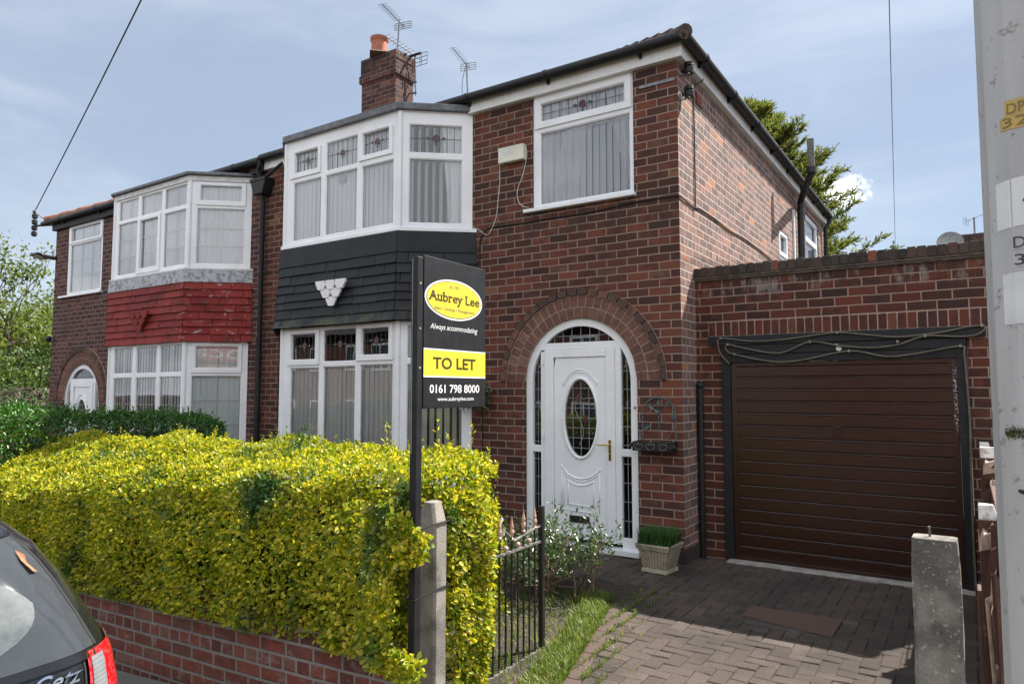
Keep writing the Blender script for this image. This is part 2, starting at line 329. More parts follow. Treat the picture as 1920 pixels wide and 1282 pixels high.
GRN = [(0, (.022, .062, .018)), (.5, (.035, .095, .024)), (.85, (.055, .135, .034)), (1, (.09, .18, .06))]
leaf('leaf_privet', [(0, (.105, .18, .012)), (.3, (.235, .295, .014)), (.7, (.455, .43, .02)), (1, (.72, .59, .07))], (GRN, 1.7, .52, .70), .42, tcol=(1.22, 1.22, .5))
leaf('leaf_green', [(0, (.024, .08, .011)), (.5, (.05, .145, .02)), (1, (.10, .23, .04))], None, .25, .35, .5)
leaf('leaf_spring', [(0, (.075, .11, .018)), (.5, (.12, .16, .028)), (1, (.19, .21, .06))], None, .45)
leaf('leaf_bush', [(0, (.025, .055, .014)), (.5, (.05, .095, .022)), (1, (.085, .14, .04))], None, .3)
leaf('leaf_conifer', [(0, (.06, .085, .03)), (.45, (.12, .145, .045)), (.85, (.21, .21, .06)), (1, (.30, .26, .10))], None, .4, .7, .2)
leaf('leaf_shrub', [(0, (.035, .075, .022)), (.6, (.075, .13, .045)), (1, (.15, .20, .09))], None, .25, .3, .6)
leaf('grass_blade', [(0, (.07, .11, .018)), (.45, (.12, .18, .026)), (.8, (.18, .23, .045)), (1, (.36, .30, .14))], None, .4)
leaf('grass_pot', [(0, (.03, .085, .02)), (.6, (.05, .13, .028)), (1, (.08, .17, .04))], None, .3)
leaf('flower', [(0, (.03, .06, .02)), (.6, (.09, .14, .04)), (.85, (.16, .16, .05)), (.9, (.45, .08, .15)), (.95, (.12, .2, .42)), (1, (.35, .42, .5))], None, .3)
def carpaint():
    m, nt, b = newmat('car_paint', .25, .35); co = objco(nt)
    b.inputs['Coat Weight'].default_value = .5; b.inputs['Coat Roughness'].default_value = .06
    n = noise(nt, co, 5, 5, .7); c = mixc(nt, n, (.005, .0055, .0065), (.011, .012, .013)); LK(nt, c, b.inputs['Base Color'])
    m, nt, b = newmat('car_glass', .05, .5); co = objco(nt)
    n = noise(nt, co, 9, 6, .75); LK(nt, mixc(nt, n, (.032, .036, .041), (.055, .061, .068)), b.inputs['Base Color'])
    m, nt, b = newmat('car_glass_pale', .42, .12); co = objco(nt)  # paler and rougher than the rest of the rear glass
    n = noise(nt, co, 26, 7, .8); LK(nt, mixc(nt, sstep(nt, n, .25, .75), (.045, .055, .062), (.09, .105, .112)), b.inputs['Base Color'])
    m, nt, b = newmat('lens_red', .12, .7); co = objco(nt)
    v = NN(nt, 'ShaderNodeTexVoronoi'); v.inputs['Scale'].default_value = 55; LK(nt, co, v.inputs['Vector'])
    LK(nt, mixc(nt, sstep(nt, v.outputs[0], .1, .6), (.75, .06, .07), (.42, .004, .012)), b.inputs['Base Color']); b.inputs['Coat Weight'].default_value = 1
    m, nt, b = newmat('lens_clear', .15, .8); co = objco(nt)
    sp = NN(nt, 'ShaderNodeSeparateXYZ'); LK(nt, co, sp.inputs[0])
    st = math_(nt, 'SINE', math_(nt, 'MULTIPLY', sp.outputs[2], 420.)); n = noise(nt, co, 12, 4, .6)
    LK(nt, mixc(nt, math_(nt, 'MULTIPLY_ADD', st, .12, n), (.08, .085, .09), (.26, .27, .29)), b.inputs['Base Color']); b.inputs['Coat Weight'].default_value = 1
    m, nt, b = newmat('chrome', .12, .5, 1); b.inputs['Base Color'].default_value = (.75, .75, .76, 1)
    m, nt, b = newmat('worn_sticker', .5, .5); co = objco(nt)
    n = noise(nt, mapping(nt, co, (1, 1, 1.6)), 20, 5, .7); LK(nt, mixc(nt, sstep(nt, n, .47, .53), (.014, .015, .017), (.42, .41, .38)), b.inputs['Base Color'])
carpaint()
plain('rubber', (.012, .012, .012), None, 10, .8)
plain('rim', (.4, .4, .42), None, 10, .35, metal=.7)

# ------------------------------------------------------------------ helpers: mesh builders and naming
class FR:
    """A vertical plane: u runs along it to the right as seen from outside, v is height, d comes out of it."""
    def __init__(s, o, ud):
        l = math.hypot(*ud); s.o = o; s.u = (ud[0]/l, ud[1]/l); s.n = (s.u[1], -s.u[0])
    def __call__(s, u, v, d=0.):
        return (s.o[0]+s.u[0]*u+s.n[0]*d, s.o[1]+s.u[1]*u+s.n[1]*d, v)
class MB:
    def __init__(s): s.v = []; s.f = []; s.m = []; s.mi = 0
    def add(s, vs, fs):
        k = len(s.v); s.v += [tuple(p) for p in vs]
        for f in fs: s.f.append([i+k for i in f]); s.m.append(s.mi)
        return s
    def hexa(s, p):
        return s.add(p, [(0, 3, 2, 1), (4, 5, 6, 7), (0, 1, 5, 4), (1, 2, 6, 5), (2, 3, 7, 6), (3, 0, 4, 7)])
    def box(s, x0, x1, y0, y1, z0, z1):
        return s.hexa([(x0, y0, z0), (x1, y0, z0), (x1, y1, z0), (x0, y1, z0), (x0, y0, z1), (x1, y0, z1), (x1, y1, z1), (x0, y1, z1)])
    def fbox(s, F, u0, u1, v0, v1, d0, d1):
        return s.hexa([F(u0, v0, d0), F(u0, v0, d1), F(u1, v0, d1), F(u1, v0, d0), F(u0, v1, d0), F(u0, v1, d1), F(u1, v1, d1), F(u1, v1, d0)])
    def quad(s, *p): return s.add(p, [tuple(range(len(p)))])
    def prism(s, F, poly, d0, d1):
        n = len(poly); a = [F(u, v, d0) for u, v in poly]+[F(u, v, d1) for u, v in poly]
        return s.add(a, [tuple(range(n)), tuple(range(2*n-1, n-1, -1))]+[(i, (i+1) % n, n+(i+1) % n, n+i) for i in range(n)])
    def zprism(s, poly, z0, z1):
        n = len(poly); a = [(x, y, z0) for x, y in poly]+[(x, y, z1) for x, y in poly]
        return s.add(a, [tuple(range(n)), tuple(range(2*n-1, n-1, -1))]+[(i, (i+1) % n, n+(i+1) % n, n+i) for i in range(n)])
    def tube(s, pts, r, n=8, cap=True):
        pts = [Vector(p) for p in pts]; m = len(pts); rs = r if isinstance(r, (list, tuple)) else [r]*m
        t0 = (pts[1]-pts[0]).normalized(); a = Vector((0, 0, 1)) if abs(t0.z) < .9 else Vector((1, 0, 0))
        e = t0.cross(a).normalized(); vs = []
        for i in range(m):
            t = ((pts[min(i+1, m-1)]-pts[i]).normalized()+(pts[i]-pts[max(i-1, 0)]).normalized())
            t = t.normalized() if t.length > 1e-6 else t0
            e = (e-t*e.dot(t)); e = e.normalized() if e.length > 1e-6 else t.orthogonal().normalized(); b = t.cross(e)
            for j in range(n):
                q = 2*math.pi*j/n; vs.append(pts[i]+(e*math.cos(q)+b*math.sin(q))*rs[i])
        fs = [(i*n+j, i*n+(j+1) % n, (i+1)*n+(j+1) % n, (i+1)*n+j) for i in range(m-1) for j in range(n)]
        if cap: fs += [tuple(range(n-1, -1, -1)), tuple(range((m-1)*n, m*n))]
        return s.add(vs, fs)
    def lathe(s, prof, c, n=16):
        vs = [(c[0]+r*math.cos(2*math.pi*j/n), c[1]+r*math.sin(2*math.pi*j/n), c[2]+z) for r, z in prof for j in range(n)]
        m = len(prof); fs = [(i*n+j, i*n+(j+1) % n, (i+1)*n+(j+1) % n, (i+1)*n+j) for i in range(m-1) for j in range(n)]
        return s.add(vs, fs+[tuple(range(n-1, -1, -1)), tuple(range((m-1)*n, m*n))])
    def ball(s, c, r, n=8):
        return s.lathe([(max(.001, r*math.sin(math.pi*i/n)), -r*math.cos(math.pi*i/n)) for i in range(n+1)], c, n+2)
    def each(s, name, mat, parent=None, **k):
        """one object for every connected piece"""
        p = list(range(len(s.v)))
        def find(i):
            while p[i] != i: p[i] = p[p[i]]; i = p[i]
            return i
        for f in s.f:
            for i in f[1:]: p[find(i)] = find(f[0])
        groups = {}
        for f in s.f: groups.setdefault(find(f[0]), []).append(f)
        out = []
        for fs in groups.values():
            ids = sorted({i for f in fs for i in f}); mp = {i: j for j, i in enumerate(ids)}; m = MB(); m.v = [s.v[i] for i in ids]; m.f = [[mp[i] for i in f] for f in fs]; m.m = [0]*len(fs)
            out.append(m.build(name, mat, parent, **k))
        return out[0]
    def build(s, name, mat, parent=None, bevel=0, smooth=False, recalc=True):
        me = bpy.data.meshes.new(name); me.from_pydata(s.v, [], s.f)
        mats = mat if isinstance(mat, (list, tuple)) else [mat]
        for q in mats: me.materials.append(MATS[q])
        if len(mats) > 1: me.polygons.foreach_set('material_index', s.m)
        if recalc:
            bm = bmesh.new(); bm.from_mesh(me); bmesh.ops.recalc_face_normals(bm, faces=bm.faces[:]); bm.to_mesh(me); bm.free()
        if smooth: me.polygons.foreach_set('use_smooth', [True]*len(me.polygons))
        me.update()
        o = bpy.data.objects.new(name, me); sc.collection.objects.link(o); attach(o, parent)
        if smooth == 'auto':
            me.set_sharp_from_angle(angle=rad(35))
        if bevel:
            b = o.modifiers.new('bevel', 'BEVEL'); b.width = bevel; b.segments = 2; b.limit_method = 'ANGLE'; b.angle_limit = rad(40)
        return o
def attach(o, parent):
    if parent is None: return
    o.parent = parent
    if parent.type == 'EMPTY': o.location = -Vector(parent.location)
def tag(o, label, cat, group=None, kind=None):
    if label: o['label'] = label
    if cat: o['category'] = cat
    if group: o['group'] = group
    if kind: o['kind'] = kind
    return o
def thing(name, loc, label, cat, group=None):
    o = bpy.data.objects.new(name, None); o.empty_display_size = .1; sc.collection.objects.link(o); o.location = loc
    return tag(o, label, cat, group)
def structure(o): o['kind'] = 'structure'; return o
F0 = FR((0, 0), (1, 0)); FS = FR((0, 0), (0, 1))
def holes_panel(mb, F, rect, holes, d=0., reveal=.1):
    us = sorted({rect[0], rect[1], *[h[0] for h in holes], *[h[1] for h in holes]}); vs = sorted({rect[2], rect[3], *[h[2] for h in holes], *[h[3] for h in holes]})
    for i in range(len(us)-1):
        for j in range(len(vs)-1):
            cu, cv = (us[i]+us[i+1])/2, (vs[j]+vs[j+1])/2
            if any(h[0] < cu < h[1] and h[2] < cv < h[3] for h in holes): continue
            mb.quad(F(us[i], vs[j], d), F(us[i+1], vs[j], d), F(us[i+1], vs[j+1], d), F(us[i], vs[j+1], d))
    for u0, u1, v0, v1 in holes:
        e = d-reveal
        mb.quad(F(u0, v0, d), F(u0, v0, e), F(u0, v1, e), F(u0, v1, d)); mb.quad(F(u1, v0, e), F(u1, v0, d), F(u1, v1, d), F(u1, v1, e))
        mb.quad(F(u0, v1, d), F(u0, v1, e), F(u1, v1, e), F(u1, v1, d)); mb.quad(F(u0, v0, e), F(u0, v0, d), F(u1, v0, d), F(u1, v0, e))
def frame(mb, F, outer, holes, d=0., back=-.06, bev=.014):
    holes_panel(mb, F, outer, [(a-bev, b+bev, c-bev, e+bev) for a, b, c, e in holes], d, 0)
    u0, u1, v0, v1 = outer
    mb.quad(F(u0, v0, back), F(u0, v0, d), F(u0, v1, d), F(u0, v1, back)); mb.quad(F(u1, v0, d), F(u1, v0, back), F(u1, v1, back), F(u1, v1, d))
    mb.quad(F(u0, v1, d), F(u1, v1, d), F(u1, v1, back), F(u0, v1, back)); mb.quad(F(u0, v0, back), F(u1, v0, back), F(u1, v0, d), F(u0, v0, d))
    for a, b, c, e in holes:
        A, B, Cc, E = a-bev, b+bev, c-bev, e+bev; k = d-.004; g = d-.03
        for (p, q, r_, s_) in (((A, Cc), (A, E), (a, e), (a, c)), ((B, E), (B, Cc), (b, c), (b, e)), ((A, E), (B, E), (b, e), (a, e)), ((B, Cc), (A, Cc), (a, c), (b, c))):
            mb.quad(F(*p, d), F(*q, d), F(*r_, k-.008), F(*s_, k-.008))
            mb.quad(F(*s_, k-.008), F(*r_, k-.008), F(*r_, back), F(*s_, back))
def window(house, F, outer, panes, d=0., name='window', casements=(), mat='white_plastic', sill=None, bars=(), leads=(), blind=None, curtains=None, gname='glass'):
    """panes: glass rectangles; casements: (outer rectangle, glass rectangle) standing proud; bars: (pane, [u...], [v...]) white bars; leads likewise."""
    mb = MB(); frame(mb, F, outer, [p for p in panes], d); w = mb.build(name, mat, house, recalc=False)
    for co_, g in casements:
        mb = MB(); frame(mb, F, co_, [g], d+.018, d+.001); mb.build('casement', mat, w, recalc=False)
    cg = [g for _, g in casements]
    for p in panes:
        dd = d-.026
        MB().quad(F(p[0]-.004, p[2]-.004, dd), F(p[1]+.004, p[2]-.004, dd), F(p[1]+.004, p[3]+.004, dd), F(p[0]-.004, p[3]+.004, dd)).build('pane', gname, w, recalc=False)
    for p, us, vs in bars:
        mb = MB()
        for u in us: mb.fbox(F, u-.009, u+.009, p[2]-.003, p[3]+.003, d-.036, d-.0275)
        for v in vs: mb.fbox(F, p[0]-.003, p[1]+.003, v-.009, v+.009, d-.0375, d-.029)
        mb.build('glazing_bars', mat, w)
    for p, us, vs, rose in leads:
        mb = MB(); t = .0032
        for u in us: mb.fbox(F, u-t, u+t, p[2], p[3], d-.0255, d-.023)
        for v in vs: mb.fbox(F, p[0], p[1], v-t, v+t, d-.0252, d-.0225)
        mb.build('leading', 'came', w)
        if rose:
            cu, cv, r = rose; rose_motif(F, cu, cv, r, d-.022, w)
    if sill: MB().fbox(F, *sill).build('window_sill', mat, w, bevel=.006)
    if blind: blinds(F, w, *blind)
    if curtains:
        for c in curtains: curtain(F, w, *c)
    return w
def rose_motif(F, cu, cv, r, d, parent):
    mb = MB()
    for k in range(7):
        a = k*math.tau/7; pr = r*(.62 if k else .5); c = (cu+.45*r*math.cos(a), cv+.45*r*math.sin(a))
        mb.prism(F, [(c[0]+pr*.72*math.cos(q*math.tau/8), c[1]+pr*.72*math.sin(q*math.tau/8)) for q in range(8)], d, d+.001+.0003*k)
    mb.build('rose', 'rose_red', parent)
    mb = MB()
    for s in (-1, 1):
        mb.prism(F, [(cu+s*r*1.15, cv), (cu+s*r*1.75, cv+r*.42), (cu+s*r*2.3, cv+.05*r), (cu+s*r*1.75, cv-r*.38)], d, d+.001)
    mb.prism(F, [(cu-.06*r, cv-r*.9), (cu+.3*r, cv-r*1.3), (cu, cv-r*1.75), (cu-.3*r, cv-r*1.3)], d, d+.001)
    mb.build('rose_leaves', 'rose_green', parent)
def blinds(F, parent, u0, u1, v0, v1, d=-.11, w=.089, ang=18, jitter=5, seed=1, bm_='blind'):
    rng = random.Random(seed); mb = MB(); n = max(1, int((u1-u0)/(w*.88))); st = (u1-u0)/n
    for i in range(n):
        a = rad(ang+rng.uniform(-jitter, jitter)); c = u0+(i+.5)*st; cx, sx = math.cos(a)*w/2, math.sin(a)*w/2
        mb.quad(F(c-cx, v0, d-sx), F(c+cx, v0, d+sx), F(c+cx, v1, d+sx), F(c-cx, v1, d-sx))
    mb.build('blind', bm_, parent, recalc=False)
def curtain(F, parent, pts_top, pts_bot, d=-.09, amp=.018, waves=9):
    """pts_top / pts_bot: (u0, u1, v) of the upper and lower edge; gathered cloth between them."""
    mb = MB(); n = waves*8; vs = []
    for k in range(7):
        t = k/6; e = t*t*(3-2*t); u0 = pts_top[0]*(1-e)+pts_bot[0]*e; u1 = pts_top[1]*(1-e)+pts_bot[1]*e; v = pts_top[2]*(1-t)+pts_bot[2]*t
        for i in range(n+1): vs.append(F(u0+(u1-u0)*i/n, v, d+amp*math.sin(i/n*waves*math.tau+.4*math.sin(i*.7))))
    mb.add(vs, [(k*(n+1)+i, (k+1)*(n+1)+i, (k+1)*(n+1)+i+1, k*(n+1)+i+1) for k in range(6) for i in range(n)])
    mb.build('curtain', 'net', parent, smooth=True, recalc=False)
def text(s, F, u0, u1, v0, v1, d, mat, parent, bold=0., shear=0., name='lettering', extr=.0006, mapf=None, slab=0.):
    cu = bpy.data.curves.new('t', 'FONT'); cu.body = s; cu.size = 1; cu.offset = bold; cu.shear = shear; cu.resolution_u = 4
    ob = bpy.data.objects.new('t', cu); sc.collection.objects.link(ob)
    me = bpy.data.meshes.new_from_object(ob.evaluated_get(bpy.context.evaluated_depsgraph_get()))
    bpy.data.objects.remove(ob); bpy.data.curves.remove(cu)
    xs = [q.co.x for q in me.vertices]; ys = [q.co.y for q in me.vertices]; a, b, c, e = min(xs), max(xs), min(ys), max(ys)
    P = lambda q: (u0+(q.x-a)/(b-a)*(u1-u0), v0+(q.y-c)/(e-c)*(v1-v0))
    mb = MB(); mp = mapf or (lambda u, v: F(u, v, d))
    if slab:      # slab serifs on every short flat stroke end
        cnt = {}
        for p in me.polygons:
            for k in p.edge_keys: cnt[k] = cnt.get(k, 0)+1
        for (i, j), c_ in cnt.items():
            p, q = me.vertices[i].co, me.vertices[j].co
            if c_ == 1 and abs(p.y-q.y) < .003 and .03 < abs(p.x-q.x) < .22:
                x0, x1 = sorted((p.x, q.x)); cands = [r for r in me.vertices if x0-.02 < r.co.x < x1+.02]
                up_ = 1 if sum(r.co.y for r in cands)/len(cands) > p.y else -1
                c4 = [Vector((x0-slab, p.y, 0)), Vector((x1+slab, p.y, 0)), Vector((x1+slab, p.y+up_*.075, 0)), Vector((x0-slab, p.y+up_*.075, 0))]
                mb.add([mp(*P(r)) if mapf else F(*P(r), d+.0004) for r in c4], [(0, 1, 2, 3) if up_ > 0 else (3, 2, 1, 0)])
    mb.add([mp(*P(q.co)) for q in me.vertices], [tuple(p.vertices) for p in me.polygons])
    bpy.data.meshes.remove(me)
    return mb.build(name, mat, parent, recalc=False)
def offset_poly(pts, o):
    """offset an open polyline outward (to the street, its right-hand side when walked from left to right); end points slide along the wall y=0"""
    segs = []
    for a, b in zip(pts, pts[1:]):
        dx, dy = b[0]-a[0], b[1]-a[1]; l = math.hypot(dx, dy); n = (dy/l, -dx/l); segs.append(((a[0]+n[0]*o, a[1]+n[1]*o), (dx/l, dy/l)))
    out = []
    p, t = segs[0]; k = -p[1]/t[1]; out.append((p[0]+t[0]*k, 0.))
    for (p, t), (q, s) in zip(segs, segs[1:]):
        det = t[0]*s[1]-t[1]*s[0]; k = ((q[0]-p[0])*s[1]-(q[1]-p[1])*s[0])/det; out.append((p[0]+t[0]*k, p[1]+t[1]*k))
    p, t = segs[-1]; k = -p[1]/t[1]; out.append((p[0]+t[0]*k, 0.))
    return out
def tile_course(mb, plan, z0, z1, o0, o1, tw, rng, th=.014):
    A = offset_poly(plan, o0); B = offset_poly(plan, o1)     # lower and upper edge
    for (a0, a1), (b0, b1) in zip(zip(A, A[1:]), zip(B, B[1:])):
        L = math.hypot(a1[0]-a0[0], a1[1]-a0[1]); t = -rng.uniform(0, tw)
        nx, ny = (a1[1]-a0[1])/L, -(a1[0]-a0[0])/L
        while t < L:
            s, e = max(t, 0)/L, min(t+tw-.005, L)/L; t += tw
            if e-s < .006: continue
            j = rng.uniform(-.005, .005); g = rng.uniform(-.002, .003)
            p = lambda q0, q1, k, z, off: (q0[0]+(q1[0]-q0[0])*k+nx*off, q0[1]+(q1[1]-q0[1])*k+ny*off, z)
            mb.hexa([p(a0, a1, s, z0+j, g), p(a0, a1, s, z0+j, g+th), p(a0, a1, e, z0+j, g+th), p(a0, a1, e, z0+j, g),
                     p(b0, b1, s, z1+.02, g-.004), p(b0, b1, s, z1+.02, g+.006), p(b0, b1, e, z1+.02, g+.006), p(b0, b1, e, z1+.02, g-.004)])
def emblem(F, cu, ctop, w, h, d, mat, parent):
    mb = MB(); rw, rh = w*.37, h*.36
    for r, n in enumerate((3, 2, 1)):
        for k in range(n):
            c = cu+(k-(n-1)/2)*w*.325; t = ctop-r*h*.318; dd = d-.004*r
            mb.prism(F, [(c-rw/2, t), (c+rw/2, t), (c+rw/2*.93, t-rh*.35), (c+rw*.23, t-rh), (c-rw*.23, t-rh), (c-rw/2*.93, t-rh*.35)], dd-.01, dd+.012+.005*(2-r))
    return mb.build('emblem', mat, parent, bevel=.002)
def arch(house, cx, cz, radii, F, legs=0.):
    """rings of voussoirs: radii = [(r0, r1, count, material, projection)]"""
    rng = random.Random(5)
    for r0, r1, n, mat, pr in radii:
        mb = MB()
        for i in range(n):
            g = .0055/((r0+r1)/2); a0, a1 = math.pi*i/n+g, math.pi*(i+1)/n-g; k = rng.uniform(-.0015, .0015)
            poly = [(cx+(r0+.004)*math.cos(a0), cz+(r0+.004)*math.sin(a0)), (cx+(r1-.004)*math.cos(a0), cz+(r1-.004)*math.sin(a0)),
                    (cx+(r1-.004)*math.cos((a0+a1)/2)*1.0, cz+(r1-.003)*math.sin((a0+a1)/2)),
                    (cx+(r1-.004)*math.cos(a1), cz+(r1-.004)*math.sin(a1)), (cx+(r0+.004)*math.cos(a1), cz+(r0+.004)*math.sin(a1))]
            mb.prism(F, poly, -.05, pr+.004+k)
        mb.build('arch', mat, house, bevel=.002)
    r0, r1 = radii[0][0], radii[-1][1]; mb = MB(); N = 48
    for i in range(N):
        a0, a1 = math.pi*i/N, math.pi*(i+1)/N
        p = lambda r, a, d: F(cx+r*math.cos(a), cz+r*math.sin(a), d)
        mb.quad(p(r0, a0, .002), p(r1, a0, .002), p(r1, a1, .002), p(r0, a1, .002)); mb.quad(p(r0, a0, .002), p(r0, a1, .002), p(r0, a1, -.12), p(r0, a0, -.12))
        if radii[-1][4] > .01: mb.quad(p(r1, a0, radii[-1][4]), p(r1, a1, radii[-1][4]), p(r1, a1, 0), p(r1, a0, 0))
    mb.build('arch_mortar', 'mortar', house, recalc=False)
def spandrel(mb, F, cx, cz, r, u0, u1, vtop, d=0.):
    N = 40; us = [cx-r+2*r*i/N for i in range(N+1)]
    for a, b in zip(us, us[1:]):
        za = cz+math.sqrt(max(0, r*r-(a-cx)**2)); zb = cz+math.sqrt(max(0, r*r-(b-cx)**2))
        mb.quad(F(a, za, d), F(b, zb, d), F(b, vtop, d), F(a, vtop, d))
def leaves(name, P, Nrm, size, mat, parent=None, aspect=.5, rng=None, fold=.25, lift=.5, axis=None, droop=0.):
    """P: leaf bases (n,3), Nrm: outward direction there; one folded leaf of four triangles per base."""
    n = len(P); rng = rng or np.random.default_rng(1)
    def nz(a): return a/np.maximum(np.linalg.norm(a, axis=1, keepdims=True), 1e-9)
    Rv = nz(rng.normal(size=(n, 3)))
    A = nz(Rv*(1.0) + Nrm*lift + np.array([0, 0, -droop])) if axis is None else nz(axis+Rv*.35)
    Nf = nz(nz(rng.normal(size=(n, 3)))*.75+Nrm*.8+np.array([0, 0, .35])); Nf = nz(Nf-A*np.sum(Nf*A, 1, keepdims=True)); S = np.cross(A, Nf)
    L = (size*rng.uniform(.65, 1.25, n))[:, None]; Wd = L*aspect*.5
    V = np.empty((n, 6, 3)); V[:, 0] = P; V[:, 1] = P+A*L*.38+S*Wd+Nf*Wd*fold; V[:, 2] = P+A*L*.75+S*Wd*.72+Nf*Wd*fold*.6
    V[:, 3] = P+A*L-Nf*L*.08; V[:, 4] = P+A*L*.75-S*Wd*.72+Nf*Wd*fold*.6; V[:, 5] = P+A*L*.38-S*Wd+Nf*Wd*fold
    base = (np.arange(n)*6)[:, None]; Q = np.concatenate([base+np.array([[0, 1, 2, 3]]), base+np.array([[0, 3, 4, 5]])], 1).reshape(-1)
    me = bpy.data.meshes.new(name); me.vertices.add(n*6); me.vertices.foreach_set('co', V.reshape(-1).astype(np.float32))
    me.loops.add(n*8); me.loops.foreach_set('vertex_index', Q.astype(np.int32)); me.polygons.add(n*2)
    me.polygons.foreach_set('loop_start', (np.arange(n*2)*4).astype(np.int32)); me.polygons.foreach_set('loop_total', np.full(n*2, 4, np.int32))
    me.materials.append(MATS[mat]); me.update(calc_edges=True)
    o = bpy.data.objects.new(name, me); sc.collection.objects.link(o); attach(o, parent); return o
def blades(name, P, h, mat, parent=None, rng=None, w=.004, lean=.35):
    n = len(P); rng = rng or np.random.default_rng(2); a = rng.uniform(0, math.tau, n); H = (h*rng.uniform(.5, 1.25, n))[:, None]
    D = np.stack([np.cos(a), np.sin(a), np.zeros(n)], 1); S = np.stack([-np.sin(a), np.cos(a), np.zeros(n)], 1)*w; Lk = rng.uniform(.1, 1, n)[:, None]*lean
    V = np.empty((n, 5, 3)); Z = np.array([0, 0, 1.])
    V[:, 0] = P-S; V[:, 1] = P+S; V[:, 2] = P+S*.7+Z*H*.6+D*H*Lk*.35; V[:, 3] = P-S*.7+Z*H*.6+D*H*Lk*.35; V[:, 4] = P+Z*H*(1-Lk*.3)+D*H*Lk
    me = bpy.data.meshes.new(name); b = np.arange(n)*5
    fs = [(i, i+1, i+2, i+3) for i in b]+[(i+3, i+2, i+4) for i in b]
    me.from_pydata(V.reshape(-1, 3).tolist(), [], [tuple(int(x) for x in f) for f in fs]); me.materials.append(MATS[mat]); me.update()
    o = bpy.data.objects.new(name, me); sc.collection.objects.link(o); attach(o, parent); return o

# ------------------------------------------------------------------ ground, road, drive
def zg(x, y):
    st = -.10+.085*max(-16, min(9, x)); gd = min(0., .035*max(-16, x))-.03
    k = max(0, min(1, (y+3.75)/.25)); return st*(1-k)+gd*k
def sheet(name, mat, xs, ys, dz, fn=zg):
    mb = MB(); nx, ny = len(xs), len(ys)
    mb.add([(x, y, fn(x, y)+dz) for y in ys for x in xs], [(j*nx+i, j*nx+i+1, (j+1)*nx+i+1, (j+1)*nx+i) for j in range(ny-1) for i in range(nx-1)])
    return mb.build(name, mat, None, recalc=False)
XS = [-400, -120, -50, -30, -16, -12, -8, -4, 0, 3, 9, 20, 50, 120, 400]
structure(sheet('ground', 'soil', XS, [-400, -120, -40, -26, -12, -5, -3.75, -3.5, 0, 10, 40, 120, 400], -.02))
structure(sheet('pavement', 'paving', XS[3:12], [-5.15, -3.86], .03))
structure(sheet('road', 'asphalt', XS[2:13], [-13.2, -5.27], -.09))
mb = MB()
for a, b in zip(XS[3:12], XS[4:12]): mb.hexa([(a, -5.27, zg(a, -6)-.1), (b, -5.27, zg(b, -6)-.1), (b, -5.15, zg(b, -6)-.1), (a, -5.15, zg(a, -6)-.1), (a, -5.27, zg(a, -6)+.034), (b, -5.27, zg(b, -6)+.034), (b, -5.15, zg(b, -6)+.034), (a, -5.15, zg(a, -6)+.034)])
structure(mb.build('kerb', 'concrete_pale', None))
# block paved drive: each block a slightly tilted brick in one sheet, 90 degree herringbone
rng = random.Random(11); mb = MB(); mb2 = MB(); BW = .1
def dleft(y): return .03+(-1.6-y)*.262 if y < -1.6 else (-.05 if y < -.9 else -1.9)
def block(m, x0, x1, y0, y1):
    g = .002; x0 += g+rng.uniform(0, .003); x1 -= g; y0 += g+rng.uniform(0, .003); y1 -= g
    h = [rng.uniform(-.004, .004)+rng.uniform(-.0025, .0025)*q for q in (-1, 1, 1, -1)]; c = .006; b0 = -.05
    p = [(x0, y0), (x1, y0), (x1, y1), (x0, y1)]; q = [(x0+c, y0+c), (x1-c, y0+c), (x1-c, y1-c), (x0+c, y1-c)]
    vs = [(a, b, b0) for a, b in p]+[(a, b, h[i]-.004) for i, (a, b) in enumerate(p)]+[(a, b, h[i]) for i, (a, b) in enumerate(q)]
    m.add(vs, [(8, 9, 10, 11)]+[(4+i, 4+(i+1) % 4, 8+(i+1) % 4, 8+i) for i in range(4)]+[(i, (i+1) % 4, 4+(i+1) % 4, 4+i) for i in range(4)])
MAT = (.86, 1.50, -1.37, -.96)
for a in range(-60, 60):
    for b in range(-40, 40):
        ox, oy = a+2*b, a-2*b
        for (x, y, w, h) in ((ox, oy, 2, 1), (ox, oy+1, 1, 2)):
            x0, x1, y0, y1 = x*BW, (x+w)*BW, y*BW, (y+h)*BW; cx, cy = (x0+x1)/2, (y0+y1)/2
            if not (-2.0 < cx < 2.36 and -3.72 < cy < .42): continue
            if cx < dleft(cy)+.06 or (cx < .02 and cy > -.03): continue
            if MAT[0]+.01 < cx < MAT[1]-.01 and MAT[2]+.01 < cy < MAT[3]-.01: continue
            block(mb, x0, x1, min(y0, 9), min(y1, .43 if cx > .02 else -.02))
o = structure(mb.build('driveway', 'paver', None, recalc=False))
y = -3.7
while y < -1.65:
    xa, xb = dleft(y)-.06, dleft(y+.2)-.06
    mb2.hexa([(xa, y, -.05), (xa+.10, y, -.05), (xb+.10, y+.197, -.05), (xb, y+.197, -.05), (xa, y, .006), (xa+.10, y, .004), (xb+.10, y+.197, .006), (xb, y+.197, .003)]); y += .2
structure(mb2.build('drive_edging', 'paver_red', None, bevel=.004))
structure(sheet('drive_bed', 'joint_sand', [-2.1, 2.42], [-3.74, .43], -.0075, lambda x, y: 0))
MB().box(.30, 2.30, .30, .437, -.05, .014).build('threshold_slab', 'concrete_pale', None, bevel=.006)['kind'] = 'structure'

